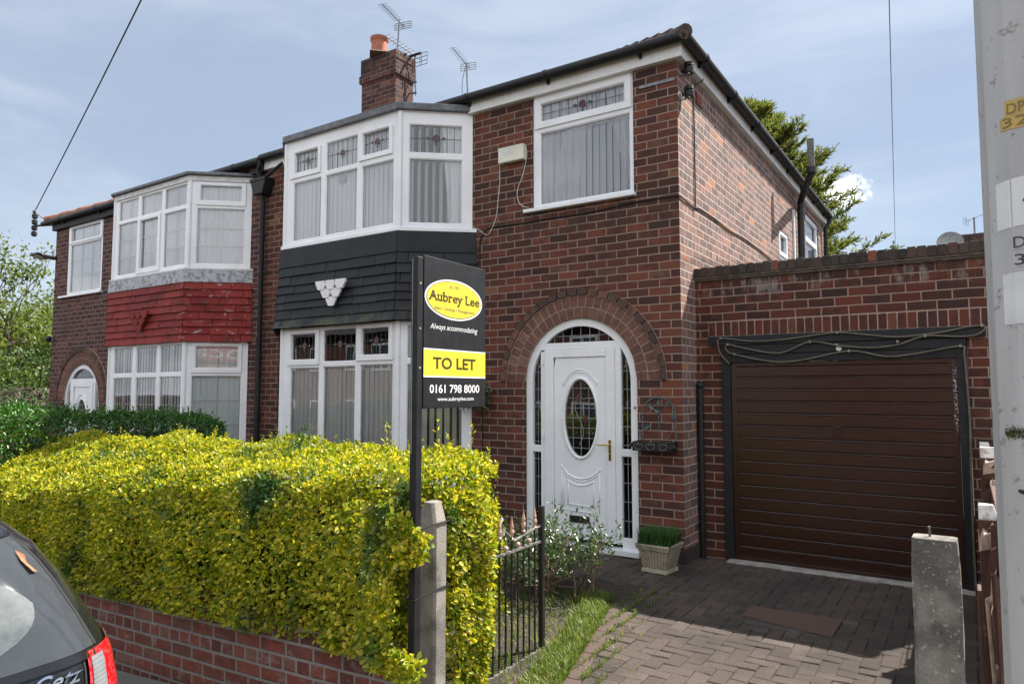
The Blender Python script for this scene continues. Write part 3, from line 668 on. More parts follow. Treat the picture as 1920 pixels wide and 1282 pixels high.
# ------------------------------------------------------------------ the right-hand house
H = thing('semi_detached_house', (-3.2, 4, 0), 'red brick semi with black tiled bay, white arched door and chimney', 'house')
BP = [(-5.91, 0), (-5.25, -.56), (-3.2, -.56), (-2.54, 0)]
FB = FR((0, -.56), (1, 0)); FC = FR((-3.2, -.56), (.66, .56)); FD = FR((-5.91, 0), (.66, -.56)); CL = .8656
DCX, DCZ, DR = -1.135, 1.752, .668
mb = MB()
holes_panel(mb, F0, (-6.40, 0, -.3, 5.02), [(-1.69, -.475, 3.675, 4.975), (-5.84, -2.62, 3.56, 4.95), (-5.84, -2.62, .6, 2.4), (DCX-DR, DCX+DR, -.1, DCZ+DR)], 0, .09)
spandrel(mb, F0, DCX, DCZ, DR, DCX-DR, DCX+DR, DCZ+DR)
mb.build('wall', 'brick_front', H, recalc=False)
mb = MB(); holes_panel(mb, FR((0, 8.3), (-1, 0)), (0, 6.4, -.3, 5.02), [], 0); mb.build('rear_wall', 'brick_front', H, recalc=False)
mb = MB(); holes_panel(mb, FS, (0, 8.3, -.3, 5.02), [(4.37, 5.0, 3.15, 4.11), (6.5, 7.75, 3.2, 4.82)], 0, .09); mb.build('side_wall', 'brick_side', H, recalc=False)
MB().fbox(F0, -.24, .018, -.05, .135, -.1, .022).fbox(FS, -.021, .43, -.05, .135, -.1, .019).build('plinth', 'brick_coping', H, bevel=.004)
arch(H, DCX, DCZ, [(DR, .785, 25, 'brick_arch', .004), (.788, .905, 28, 'brick_arch', .002), (.910, .985, 24, 'brick_arch_dark', .022)], F0)
# upper window beside the corner
u0, u1 = -1.60, -.528
window(H, F0, (-1.69, -.475, 3.675, 4.975), [(u0, u1, 3.722, 4.525), (-1.587, -.578, 4.664, 4.858)], d=-.012,
       casements=[((-1.665, -.497, 4.585, 4.955), (-1.587, -.578, 4.664, 4.858))], sill=(-1.79, -.45, 3.635, 3.675, -.05, .06),
       leads=[((-1.587, -.578, 4.664, 4.858), [-1.587+1.009*k/9 for k in range(1, 9)], [4.755], (-1.08, 4.765, .052))],
       blind=(-1.62, -.5, 3.69, 4.95, -.072, .089, 15, 5, 3),
       curtains=[((-1.62, -1.0, 4.95), (-1.62, -1.14, 3.68), -.066, .012, 9), ((-.82, -.5, 4.95), (-.58, -.5, 3.68), -.066, .012, 6),
                 ((-1.2, -.5, 4.62), (-1.2, -.5, 4.50), -.052, .008, 8)])
# upper bay
bw = window(H, FB, (-5.25, -3.2, 3.56, 4.955), [(-5.085, -4.565, 3.625, 4.39), (-4.463, -3.915, 3.628, 4.39), (-3.812, -3.305, 3.63, 4.39),
     (-5.06, -4.622, 4.53, 4.79), (-4.463, -3.915, 4.466, 4.814), (-3.80, -3.37, 4.53, 4.795)], 0, 'bay_window',
     casements=[((-5.155, -4.565, 4.458, 4.812), (-5.06, -4.622, 4.53, 4.79)), ((-3.865, -3.302, 4.465, 4.814), (-3.80, -3.37, 4.53, 4.795))],
     leads=[((a, b, c, e), [a+(b-a)*k/6 for k in range(1, 6)], [(c+e)/2+.01], ((a+b)/2, (c+e)/2+.012, .048)) for a, b, c, e in ((-5.06, -4.622, 4.53, 4.79), (-4.463, -3.915, 4.466, 4.814), (-3.80, -3.37, 4.53, 4.795))],
     blind=(-5.2, -3.28, 3.58, 4.93, -.068, .089, 7, 3, 4))
MB().prism(FB, [(-4.26, 4.27), (-4.15, 4.27), (-4.15, 4.345), (-4.17, 4.365), (-4.24, 4.365), (-4.26, 4.345)], -.032, -.031).build('window_sticker', 'sticker_blue', bw)
window(H, FC, (0, CL, 3.56, 4.955), [(.125, .734, 3.628, 4.383), (.125, .734, 4.473, 4.80)], 0, 'bay_window',
       leads=[((.125, .734, 4.473, 4.80), [.125+.609*k/7 for k in range(1, 7)], [4.645], (.43, 4.65, .052))], blind=(.10, .80, 3.58, 4.9, -.078, .089, 58, 9, 5),
       curtains=[((.50, .78, 4.9), (.58, .78, 3.58), -.066, .012, 5)])
window(H, FD, (0, CL, 3.56, 4.955), [(.13, .74, 3.628, 4.383), (.13, .74, 4.473, 4.80)], 0, 'bay_window', blind=(.1, .8, 3.58, 4.9, -.068, .089, 10, 5, 6))
MB().zprism(offset_poly(BP, .045), 3.512, 3.557).build('bay_sill', 'white_plastic', H, bevel=.006)
MB().zprism(offset_poly(BP, .055), 4.966, 5.055).build('bay_roof', 'lead', H, bevel=.012)
mb = MB(); pl = offset_poly(BP, .058)
for (a, b) in zip(pl, pl[1:]):
    n = max(2, int(math.hypot(b[0]-a[0], b[1]-a[1])/.15))
    for k in range(n): t = (k+.5)/n; mb.ball((a[0]+(b[0]-a[0])*t, a[1]+(b[1]-a[1])*t, 4.99), .007, 4)
mb.build('roof_nails', 'concrete_pale', H)
MB().zprism(offset_poly(BP, .012), 4.954, 4.968).build('bay_head', 'white_plastic', H)
mb = MB()
for z0, z1 in ((3.56, 4.955), (.56, 2.455)):
    for x, y in BP[1:3]: mb.tube([(x, y+.012, z0), (x, y+.012, z1)], .034, 12)
mb.each('bay_corner_post', 'white_plastic', H, smooth='auto')
MB().zprism(offset_poly(BP, .0), 2.457, 3.511).build('bay_body', 'black_wood', H)
MB().zprism(offset_poly(BP, -.002), -.2, .52).build('bay_base', 'brick_front', H); MB().zprism(offset_poly(BP, .04), .522, .558).build('bay_sill', 'white_plastic', H, bevel=.006)
rng = random.Random(3); tb = MB(); zc = [3.27, 3.135, 3.013, 2.903, 2.793, 2.696, 2.575, 2.455]
for i, (a, b) in enumerate(zip(zc, zc[1:])): tile_course(tb, BP, b, a, .044+.007*(i+1)+(.022 if i == 6 else 0), .030+.007*i, .42, rng, .018)
BT = tb.build('bay_tiling', 'tile_black', H, bevel=.003)
mb = MB(); tile_course(mb, BP, 3.26, 3.492, .047, .036, 4.2, random.Random(1), .010); mb.build('flashing', 'flash_black', BT, bevel=.003)
emblem(FB, -4.18, 3.003, .52, .318, .135, 'sign_white', BT)
# lower bay
window(H, FB, (-5.25, -3.2, .56, 2.455), [(-5.073, -4.54, .66, 1.93), (-4.445, -3.895, .66, 1.94), (-3.80, -3.28, .66, 1.95),
     (-5.055, -4.602, 2.05, 2.372), (-4.45, -3.89, 2.016, 2.405), (-3.773, -3.336, 2.078, 2.39)], 0, 'bay_window',
     casements=[((-5.132, -4.518, 1.977, 2.42), (-5.055, -4.602, 2.05, 2.372)), ((-3.853, -3.262, 2.008, 2.44), (-3.773, -3.336, 2.078, 2.39))],
     leads=[((a, b, c, e), [a+(b-a)*k/6 for k in range(1, 6)], [(c+e)/2+.01], ((a+b)/2, (c+e)/2+.012, .050)) for a, b, c, e in ((-5.055, -4.602, 2.05, 2.372), (-4.45, -3.89, 2.016, 2.405), (-3.773, -3.336, 2.078, 2.39))],
     blind=(-5.2, -3.24, .58, 1.96, -.068, .089, 6, 3, 7, 'blind_grey'))
window(H, FC, (0, CL, .56, 2.455), [(.125, .75, .66, 1.95), (.125, .75, 2.03, 2.40)], 0, 'bay_window', blind=(.1, .8, .58, 2.4, -.078, .089, 50, 6, 8))
window(H, FD, (0, CL, .56, 2.455), [(.13, .74, .66, 1.95), (.13, .74, 2.03, 2.40)], 0, 'bay_window')
# side windows
window(H, FS, (4.37, 5.0, 3.15, 4.11), [(4.45, 4.92, 3.23, 3.66), (4.47, 4.90, 3.79, 4.03)], -.02, casements=[((4.40, 4.97, 3.72, 4.09), (4.47, 4.90, 3.79, 4.03))],
       leads=[((4.47, 4.90, 3.79, 4.03), [4.56, 4.65, 4.74, 4.83], [3.91], None)], blind=(4.4, 4.97, 3.2, 4.05, -.068, .089, 6, 2, 9))
window(H, FS, (6.5, 7.75, 3.2, 4.82), [(6.6, 7.65, 3.3, 4.32), (6.6, 7.65, 4.44, 4.73)], -.02, curtains=[((6.55, 7.7, 4.7), (6.55, 7.7, 3.25), -.1, .015, 14)])
mb = MB(); mb.fbox(FS, .56, .745, 4.695, 4.845, -.02, .006); B_ = mb.build('air_brick', 'brick_soldier', H)
mb = MB()
for k in range(7): mb.fbox(FS, .575, .73, 4.71+k*.0185, 4.719+k*.0185, .006, .014)
mb.build('grille', 'terracotta', B_)
# eaves
MB().fbox(F0, -2.56, .069, 4.95, 5.09, -.02, .065).fbox(F0, -6.39, -5.93, 4.95, 5.09, -.02, .065).each('fascia', 'white_fascia', H, bevel=.004)
MB().box(-.02, .067, .0, 8.36, 4.953, 5.088).build('fascia', 'white_fascia', H, bevel=.004)
def hip_roof(house, xa, xb, hipx, z0, mat, ridge_mat):
    """xa: party wall, xb: hipped end"""
    y0, y1 = -.16, 8.42; ym = (y0+y1)/2; p = .51; zr = z0+(ym-y0)*p; s = 1 if xb > xa else -1; xr = xb-s*(ym-y0)
    mb = MB(); A, B, C_, D = (xa, y0, z0), (xb, y0, z0), (xb, y1, z0), (xa, y1, z0); R1, R2 = (xa, ym, zr), (xr, ym, zr)
    mb.quad(A, B, R2, R1); mb.quad(B, C_, R2); mb.quad(C_, D, R1, R2); mb.quad(A, R1, D)
    dz = -.012; mb.quad(*[(x, y, z+dz) for x, y, z in (A, D, C_, B)])
    r = mb.build('roof', mat, house)
    rows = MB(); n = 22      # the lapped courses of the front and end slopes
    for k in range(n):
        t0, t1 = k/n, (k+1)/n; f = lambda P, Q, t, up_: (P[0]+(Q[0]-P[0])*t, P[1]+(Q[1]-P[1])*t, P[2]+(Q[2]-P[2])*t+up_)
        for (P, Q, P2, Q2) in ((A, R1, B, R2), (B, R2, C_, R2)):
            rows.quad(f(P, Q, t0, .028), f(P2, Q2, t0, .028), f(P2, Q2, t1, .008), f(P, Q, t1, .008)); rows.quad(f(P, Q, t0, .004), f(P2, Q2, t0, .004), f(P2, Q2, t0, .028), f(P, Q, t0, .028))
    rows.build('roof_tiles', mat, r, recalc=False)
    mb = MB(); L = (Vector(R2)-Vector(B)).length; m = int(L/.32)
    for k in range(m):
        a = Vector(B).lerp(Vector(R2), k/m); b = Vector(B).lerp(Vector(R2), (k+1.06)/m); mb.tube([a+Vector((0, 0, .03)), b+Vector((0, 0, .018))], [.075, .065], 10)
    mb.tube([Vector(R1)+Vector((0, 0, .01)), Vector(R2)+Vector((0, 0, .01))], .1, 8)
    mb.build('hip_tiles', ridge_mat, r, smooth='auto')
    return r
hip_roof(H, -6.4, .15, 0, 5.10, 'roof_tile', 'roof_tile')
def gutter(house, pts, r, mat, br, name='gutter'):
    g = MB().tube(pts, r, 12).build(name, mat, house, smooth='auto')
    mb = MB()
    for (a, b) in zip(pts, pts[1:]):
        a, b = Vector(a), Vector(b); L = (b-a).length; n = max(1, int(L/br)); t = (b-a).normalized(); nrm = Vector((t.y, -t.x, 0))
        for k in range(n):
            c = a+(b-a)*((k+.55)/n); mb.tube([c-t*.022, c+t*.022], r+.007, 12)
            p = c-nrm*.065; mb.hexa([p+t*x+nrm*y+Vector((0, 0, z)) for z in (-.085, .0) for x, y in ((-.014, -.01), (.014, -.01), (.014, .03+.03*(z > -.05)), (-.014, .03+.03*(z > -.05)))])
    mb.build('gutter_bracket', mat, g)
    return g
gutter(H, [(-6.39, -.128, 5.112), (.135, -.128, 5.112)], .052, 'black_plastic', .95)
gutter(H, [(.135, -.128, 5.112), (.135, 8.38, 5.112)], .052, 'black_plastic', .95)
dp = MB().tube([(-6.39, -.09, 4.56), (-6.385, -.075, 4.45), (-6.385, -.075, -.1)], .036, 12).build('downpipe', 'black_plastic', H, smooth='auto')
MB().prism(F0, [(-6.50, 4.56), (-6.29, 4.56), (-6.22, 4.76), (-6.56, 4.76)], .01, .17).fbox(F0, -6.57, -6.21, 4.755, 4.80, .0, .18).build('hopper', 'black_plastic', dp, bevel=.006)
MB().tube([(-6.40, -.13, 5.09), (-6.40, -.13, 5.02), (-6.46, -.11, 4.93), (-6.44, -.09, 4.80)], .034, 10).tube([(-5.85, -.16, 4.93), (-6.18, -.14, 4.82), (-6.30, -.12, 4.78)], .022, 8).build('swan_neck', 'black_plastic', dp, smooth='auto')
mb = MB()
for z in (3.9, 3.0, 2.1, 1.2): mb.tube([(-6.385, -.075, z), (-6.385, -.075, z+.06)], .043, 12)
mb.each('pipe_collar', 'black_plastic', dp)
sp_ = MB().tube([(.075, 5.68, -.1), (.075, 5.68, 4.70)], .055, 12).tube([(.075, 5.68, 4.68), (.085, 5.66, 4.80), (.20, 5.35, 4.90), (.36, 4.86, 4.93), (.42, 4.72, 4.97), (.43, 4.69, 5.06)], .052, 12).tube([(.43, 4.69, 4.97), (.43, 4.69, 5.06)], .07, 12).build('soil_pipe', 'black_iron', H, smooth='auto')
MB().tube([(.43, 4.69, 5.05), (.43, 4.69, 5.50)], .052, 12).build('vent_pipe', 'iron_worn', sp_, smooth='auto')
MB().fbox(FS, 5.38, 5.46, 3.0, 4.62, .0, .03).build('waste_pipe', 'white_plastic', H, bevel=.004)
MB().tube([(.135, 8.30, 5.09), (.135, 8.30, 5.0), (.06, 8.22, 4.86), (.06, 8.22, -.1)], .036, 10).build('downpipe', 'black_plastic', H, smooth='auto')
MB().tube([(.045, .395, -.02), (.045, .395, 1.70)], .030, 12).ball((.045, .395, 1.70), .040, 8).build('drain_pipe', 'black_iron', H, smooth='auto')
# chimney on the party wall
ch = MB().box(-6.70, -5.87, 2.2, 2.66, 5.2, 7.20).box(-6.735, -5.835, 2.165, 2.695, 7.20, 7.335).box(-6.715, -5.855, 2.185, 2.675, 7.335, 7.64).build('chimney', 'brick_chimney', H)
MB().lathe([(.46, 0), (.36, .05), (.2, .08)], (-6.28, 2.43, 7.64), 4).build('flaunching', 'mortar_dark', ch)
MB().lathe([(.155, 0), (.15, .06), (.145, .36), (.165, .385), (.17, .44), (.145, .445), (.13, .42), (.12, .1)], (-6.49, 2.42, 7.66), 20).build('chimney_pot', 'terracotta', ch, smooth='auto')

def door_set(house, F, cx, cz, r, dz, detail=True):
    """arched white door frame with side lights, fanlight, and an oval-light panel door; dz lifts everything"""
    X = lambda u: cx+(u+1.135); Z = lambda v: v+dz
    d = -.03; ri = r-.083; N = 32
    mb = MB()
    arc = lambda R, n=N: [(cx+R*math.cos(math.pi*i/n), cz+R*math.sin(math.pi*i/n)) for i in range(n+1)]
    o_, i_ = arc(r-.003), arc(ri)
    for k in range(N):
        a, b, c, e = o_[k], o_[k+1], i_[k+1], i_[k]
        mb.quad(F(*a, d), F(*b, d), F(*c, d), F(*e, d)); mb.quad(F(*e, d), F(*c, d), F(*c, d-.06), F(*e, d-.06))
    for s in (-1, 1):
        a, b = sorted((cx+s*(r-.003), cx+s*ri)); mb.fbox(F, a, b, Z(.03), cz, d-.07, d)
    fr = mb.build('door_frame', 'white_plastic', house)
    mb = MB(); q = -.0015
    mb.fbox(F, cx-ri+.08, cx+ri-.08, Z(2.09), Z(2.165), d-.06, d+q)
    for a, b in ((-1.617, -1.566), (-.728, -.66)): mb.fbox(F, X(a), X(b), Z(.1), cz+math.sqrt(max(.01, ri**2-(X(a)-cx)**2))-.01, d-.061, d+q-.001)
    for s in (-1, 1):
        a, b = (X(-.66), cx+ri) if s > 0 else (cx-ri, X(-1.617))
        mb.fbox(F, a, b, Z(.98), Z(1.055), d-.062, d+q-.0005); mb.fbox(F, a, b, Z(.06), Z(.165), d-.062, d+q-.0005)
    mb.build('door_mullions', 'white_plastic', fr, bevel=.006)
    MB().fbox(F, cx-r-.01, cx+r+.02, Z(.005), Z(.062), -.1, .055).build('door_sill', 'white_plastic', fr, bevel=.006)
    MB().fbox(F, cx-r-.03, cx+r+.03, Z(-.14), Z(.004), -.1, .012).build('door_step', 'render_red', house)
    mb = MB(); mb.fbox(F, X(-1.566), X(-1.452), Z(.10), Z(2.088), d-.055, d+.012); mb.fbox(F, X(-.826), X(-.728), Z(.10), Z(2.088), d-.055, d+.012)
    mb.fbox(F, X(-1.452), X(-.826), Z(2.004), Z(2.088), d-.055, d+.0115); mb.fbox(F, X(-1.452), X(-.826), Z(.10), Z(.205), d-.055, d+.006)
    mb.build('door_frame', 'white_plastic', fr, bevel=.008)
    g = d-.04
    a0 = math.asin(min(1, (Z(2.13)-cz)/ri)); n = 20
    poly = [(cx+ri*math.cos(a0+(math.pi-2*a0)*i/n), cz+ri*math.sin(a0+(math.pi-2*a0)*i/n)) for i in range(n+1)]
    MB().quad(*[F(u, v, g) for u, v in poly]).build('pane', 'glass', fr, recalc=False)
    mb = MB()
    for k in range(-4, 5):
        u = cx+k*.108; top = cz+math.sqrt(max(0, ri**2-(u-cx)**2))
        if top > Z(2.17): mb.fbox(F, u-.003, u+.003, Z(2.16), top, g+.001, g+.004)
    mb.fbox(F, cx-ri*.7, cx+ri*.7, Z(2.235), Z(2.241), g+.001, g+.0035); mb.build('leading', 'came_pale', fr)
    for s in (-1, 1):
        e0, e1 = (X(-.665), cx+ri+.005) if s > 0 else (cx-ri-.005, X(-1.612)); n = 12
        tops = [(e1+(e0-e1)*i/n, cz+math.sqrt(max(0, (ri+.008)**2-(min(ri+.008, abs(e1+(e0-e1)*i/n-cx)))**2))) for i in range(n+1)]
        MB().quad(*[F(u, v, g) for u, v in [(e0, Z(1.03)), (e1, Z(1.03))]+tops]).build('pane', 'glass', fr, recalc=False)
        MB().quad(F(e0, Z(.14), g), F(e1, Z(.14), g), F(e1, Z(1.0), g), F(e0, Z(1.0), g)).build('pane', 'glass', fr, recalc=False)
        mb = MB(); um = (e0+e1)/2
        mb.fbox(F, um-.003, um+.003, Z(.15), min(cz+.25, Z(2.0)), g+.001, g+.004)
        for k in range(9): mb.fbox(F, e0, e1, Z(.33+k*.19), Z(.336+k*.19), g+.001, g+.0035)
        mb.build('leading', 'came_pale', fr)
    # the leaf, with an oval opening
    L0, L1, V0, V1 = X(-1.449), X(-.829), Z(.208), Z(2.001); oc, ov, ow, oh = X(-1.128), Z(1.36), .188, .402
    dl = d-.004; n = 48; mb = MB(); ring = []; rect = []
    for i in range(n):
        a = math.tau*i/n; c, s = math.cos(a), math.sin(a); ring.append((oc+ow*c, ov+oh*s))
        k = min(((L1-oc) if c > 0 else (oc-L0))/max(1e-6, abs(c)*ow), ((V1-ov) if s > 0 else (ov-V0))/max(1e-6, abs(s)*oh)); rect.append((oc+ow*c*k, ov+oh*s*k))
    for i in range(n):
        j = (i+1) % n; mb.quad(F(*rect[i], dl), F(*rect[j], dl), F(*ring[j], dl), F(*ring[i], dl)); mb.quad(F(*ring[i], dl), F(*ring[j], dl), F(*ring[j], dl-.05), F(*ring[i], dl-.05))
    for cu, cv in ((L0, V0), (L1, V0), (L1, V1), (L0, V1)):
        near = sorted(range(n), key=lambda i: (rect[i][0]-cu)**2+(rect[i][1]-cv)**2)[:2]; mb.quad(F(cu, cv, dl), F(*rect[near[0]], dl), F(*rect[near[1]], dl))
    leafo = mb.build('door', 'white_plastic', house, recalc=True)
    MB().fbox(F, L0-.003, L1+.003, V0-.003, V1+.003, d-.054, d-.05).build('door_gap', 'black_plastic', leafo)
    mb = MB(); mb.tube([F(oc+(ow+.018)*math.cos(math.tau*i/48), ov+(oh+.018)*math.sin(math.tau*i/48), dl+.002) for i in range(49)], .017, 8, False)
    mp = lambda x, y: F(X(-1.447+(x-25)/377*.616), Z(1.998-(y-10)/1230*1.783), dl+.001)
    def bead(pts, rr=.008):
        P = [Vector(mp(*p)) for p in pts]; out = []
        for i in range(len(P)-1):
            p0, p1, p2, p3 = P[max(i-1, 0)], P[i], P[i+1], P[min(i+2, len(P)-1)]
            for k in range(5):
                t = k/5; out.append(.5*((2*p1)+(p2-p0)*t+(2*p0-5*p1+4*p2-p3)*t*t+(3*p1-p0-3*p2+p3)*t**3))
        mb.tube(out+[P[-1]], rr, 6)
    bead([(88, 205), (100, 185), (150, 122), (212, 97), (280, 122), (330, 180), (345, 200)]); bead([(97, 215), (150, 140), (212, 115), (280, 140), (338, 210)], .006)
    bead([(72, 795), (130, 862), (215, 890), (300, 866), (362, 812)], .010); bead([(88, 840), (130, 880), (215, 908), (300, 884), (345, 850)], .006)
    for a, b in (((80, 820), (78, 1112)), ((352, 838), (350, 1125)), ((95, 860), (95, 1095)), ((128, 915), (126, 1072)), ((312, 915), (310, 1078)), ((72, 1116), (352, 1130))): mb.tube([mp(*a), mp(*b)], .006, 6)
    bead([(118, 902), (160, 928), (215, 938), (265, 928), (318, 902)], .008); mb.tube([mp(118, 1076), mp(320, 1084)], .007, 6)
    mb.build('moulding', 'white_plastic', leafo, smooth=True)
    MB().quad(*[F(oc+(ow+.004)*math.cos(math.tau*i/40), ov+(oh+.004)*math.sin(math.tau*i/40), dl-.014) for i in range(40)]).build('pane', 'glass', leafo, recalc=False)
    mb = MB()
    for u in (-.095, 0, .095):
        hgt = oh*math.sqrt(1-(u/ow)**2); mb.fbox(F, oc+u-.0028, oc+u+.0028, ov-hgt, ov+hgt, dl-.013, dl-.010)
    for k in range(-3, 4):
        v = k*.105; wd = ow*math.sqrt(1-(v/oh)**2); mb.fbox(F, oc-wd, oc+wd, ov+v-.0028, ov+v+.0028, dl-.0128, dl-.0105)
    mb.tube([F(oc-.02+.05*math.sin(k*.7), ov-.28+k*.06, dl-.010) for k in range(10)], .003, 5); mb.build('leading', 'came_pale', leafo)
    for (a, b) in ((-.03, .20), (.05, -.02)): rose_motif(F, oc+a, ov+b, .038, dl-.0095, leafo)
    MB().fbox(F, X(-.795), X(-.768), Z(.935), Z(1.145), d+.011, d+.022).tube([F(X(-.782), Z(1.095), d+.02), F(X(-.782), Z(1.095), d+.06), F(X(-.80), Z(1.095), d+.066), F(X(-.905), Z(1.092), d+.062)], .0085, 8).ball(F(X(-.782), Z(1.0), d+.022), .008, 6).build('door_handle', 'brass', leafo, bevel=.003)
    MB().prism(F, [mp(137, 1155)[:1][0:1] and (X(-1.264), Z(.338)), (X(-1.03), Z(.338)), (X(-1.03), Z(.268)), (X(-1.264), Z(.268))], dl-.01, dl+.012).build('letterbox', 'black_plastic', leafo, bevel=.004)
    MB().fbox(F, X(-1.245), X(-1.05), Z(.285), Z(.322), dl+.0122, dl+.018).build('letterbox_flap', 'black_iron', leafo, bevel=.003)
    mb = MB()
    for v in (1.93, 1.12, .35): mb.fbox(F, X(-1.590), X(-1.572), Z(v), Z(v+.07), d+.002, d+.018)
    mb.build('hinges', 'white_plastic', fr, bevel=.003)
    MB().ball(F(cx+r-.04, Z(1.48), d+.004), .014, 6).build('doorbell', 'grey_metal', fr)
door_set(H, F0, DCX, DCZ, DR, 0)
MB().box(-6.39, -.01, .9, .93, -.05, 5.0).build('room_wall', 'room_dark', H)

# ------------------------------------------------------------------ the left-hand house
HL = thing('semi_detached_house', (-10, 4, 0), 'red brick semi with peeling red tiled bay, left of the drainpipe', 'house')
LP = [(-10.28, 0), (-9.6, -.6), (-7.43, -.6), (-6.75, 0)]
GB = FR((0, -.6), (1, 0)); GC = FR((-7.43, -.6), (.68, .6)); GD = FR((-10.28, 0), (.68, -.6)); GL = .9069
LCX, LCZ, LR = -11.83, 1.46, .69
mb = MB(); holes_panel(mb, F0, (-13.1, -6.402, -.8, 5.0), [(-12.59, -11.22, 3.52, 4.93), (-10.2, -6.83, 3.5, 4.8), (-10.2, -6.83, .55, 2.3), (LCX-LR, LCX+LR, -.4, LCZ+LR)], 0, .09)
spandrel(mb, F0, LCX, LCZ, LR, 0, 0, LCZ+LR)
mb.build('wall', 'brick_left', HL, recalc=False)
mb = MB(); holes_panel(mb, FR((-13.1, 8.3), (0, -1)), (0, 8.3, -.8, 5.0), [], 0); mb.build('side_wall', 'brick_left', HL, recalc=False)
mb = MB(); holes_panel(mb, FR((-6.40, 8.3), (-1, 0)), (0, 6.7, -.8, 5.0), [], 0); mb.build('rear_wall', 'brick_left', HL, recalc=False)
arch(HL, LCX, LCZ, [(LR, .805, 25, 'brick_arch', .004), (.808, .92, 28, 'brick_arch', .002), (.925, 1.03, 24, 'brick_arch_dark', .022)], F0)
door_set(HL, F0, LCX, LCZ, LR, -.29)
mid = lambda a, b: (a+b)/2
p1, p2 = (-12.49, -11.30, 3.58, 4.51), (-12.46, -11.34, 4.60, 4.84)
window(HL, F0, (-12.59, -11.22, 3.52, 4.93), [p1, p2], -.012, casements=[((-12.55, -11.25, 4.55, 4.90), p2)], sill=(-12.80, -11.16, 3.48, 3.52, -.05, .06),
       bars=[(p1, [-12.1, -11.70], [3.88, 4.2]), (p2, [-12.1, -11.70], [])], curtains=[((-12.55, -11.25, 4.9), (-12.55, -11.25, 3.54), -.066, .012, 16)])
def gb(p, hs): return (p, [mid(p[0], p[1])], hs)
tops = [(-9.465, -8.885, 4.48, 4.785), (-8.785, -8.19, 4.48, 4.785), (-8.10, -7.515, 4.48, 4.785)]; lows = [(-9.47, -8.875, 3.56, 4.405), (-8.775, -8.265, 3.61, 4.38), (-8.10, -7.52, 3.563, 4.40)]
window(HL, GB, (-9.6, -7.43, 3.49, 4.82), tops+lows, 0, 'bay_window', casements=[((-8.85, -8.19, 3.525, 4.44), lows[1])],
       bars=[gb(p, []) for p in tops]+[gb(p, [p[2]+(p[3]-p[2])/3, p[2]+(p[3]-p[2])*2/3]) for p in lows], curtains=[((-9.55, -7.46, 4.8), (-9.55, -7.46, 3.5), -.066, .012, 26)])
p1, p2 = (.125, .80, 3.567, 4.40), (.168, .752, 4.53, 4.752)
window(HL, GC, (0, GL, 3.49, 4.82), [p1, p2], 0, 'bay_window', casements=[((.10, .822, 4.455, 4.805), p2)], bars=[gb(p1, [3.845, 4.12]), gb(p2, [])],
       curtains=[((.06, .86, 4.8), (.06, .86, 3.5), -.066, .012, 10)])
window(HL, GD, (0, GL, 3.49, 4.82), [p1, p2], 0, 'bay_window', curtains=[((.06, .86, 4.8), (.06, .86, 3.5), -.066, .012, 10)])
tops = [(-9.45, -8.893, 1.93, 2.33), (-8.763, -8.186, 1.93, 2.33), (-8.08, -7.517, 1.93, 2.335)]; lows = [(-9.45, -8.893, .62, 1.845), (-8.763, -8.186, .62, 1.845), (-8.08, -7.517, .62, 1.85)]
window(HL, GB, (-9.6, -7.43, .52, 2.39), tops+lows, 0, 'bay_window', bars=[gb(p, []) for p in tops]+[gb(p, [1.43, 1.02]) for p in lows], blind=(-9.55, -7.47, .55, 2.36, -.068, .089, 16, 4, 11, 'blind_grey'))
p1, p2 = (.115, .807, .62, 1.86), (.165, .76, 1.99, 2.305)
window(HL, GC, (0, GL, .52, 2.39), [p1, p2], 0, 'bay_window', casements=[((.10, .822, 1.915, 2.365), p2)], bars=[gb(p1, [1.51, 1.155, .80]), gb(p2, [])], blind=(.06, .86, .55, 2.36, -.068, .089, 10, 4, 12, 'blind_grey'))
window(HL, GD, (0, GL, .52, 2.39), [p1, p2], 0, 'bay_window')
mb = MB()
for z0, z1 in ((3.49, 4.82), (.52, 2.39)):
    for x, y in LP[1:3]: mb.tube([(x, y+.012, z0), (x, y+.012, z1)], .034, 12)
mb.each('bay_corner_post', 'white_plastic', HL, smooth='auto')
MB().zprism(offset_poly(LP, .02), 4.821, 4.905).build('bay_head', 'white_old', HL, bevel=.004)
MB().zprism(offset_poly(LP, .07), 4.907, 4.955).build('bay_roof', 'lead', HL, bevel=.01)
MB().zprism(offset_poly(LP, .05), 3.455, 3.488).build('bay_sill', 'white_old', HL, bevel=.006)
MB().zprism(offset_poly(LP, .0), 2.392, 3.454).build('bay_body', 'mortar_dark', HL)
MB().zprism(offset_poly(LP, -.002), -.5, .48).build('bay_base', 'brick_left', HL); MB().zprism(offset_poly(LP, .04), .482, .518).build('bay_sill', 'white_plastic', HL)
tb = MB(); rng = random.Random(8); zc = [3.275-.1125*k for k in range(9)]
for i, (a, b) in enumerate(zip(zc, zc[1:])): tile_course(tb, LP, b, a, .050+.002*(i+1), .034+.002*i, .42, rng, .017)
LT = tb.build('bay_tiling', 'tile_red', HL, bevel=.003)
mb = MB(); tile_course(mb, LP, 3.268, 3.435, .052, .04, 4.5, random.Random(1), .010); mb.build('flashing', 'lead_white', LT, bevel=.003)
emblem(GB, -8.50, 2.88, .52, .31, .125, 'tile_red', LT)
MB().fbox(F0, -13.16, -10.3, 4.89, 5.03, -.02, .065).fbox(F0, -6.75, -6.41, 4.93, 5.06, -.02, .06).each('fascia', 'black_wood', HL, bevel=.004)
hip_roof(HL, -6.4, -13.25, 0, 5.07, 'roof_tile_orange', 'roof_tile_orange')
gutter(HL, [(-13.42, -.128, 5.055), (-6.41, -.128, 5.085)], .052, 'black_plastic', 1.2)
MB().box(-13.09, -6.41, .9, .93, -.3, 4.95).build('room_wall', 'room_dark', HL)
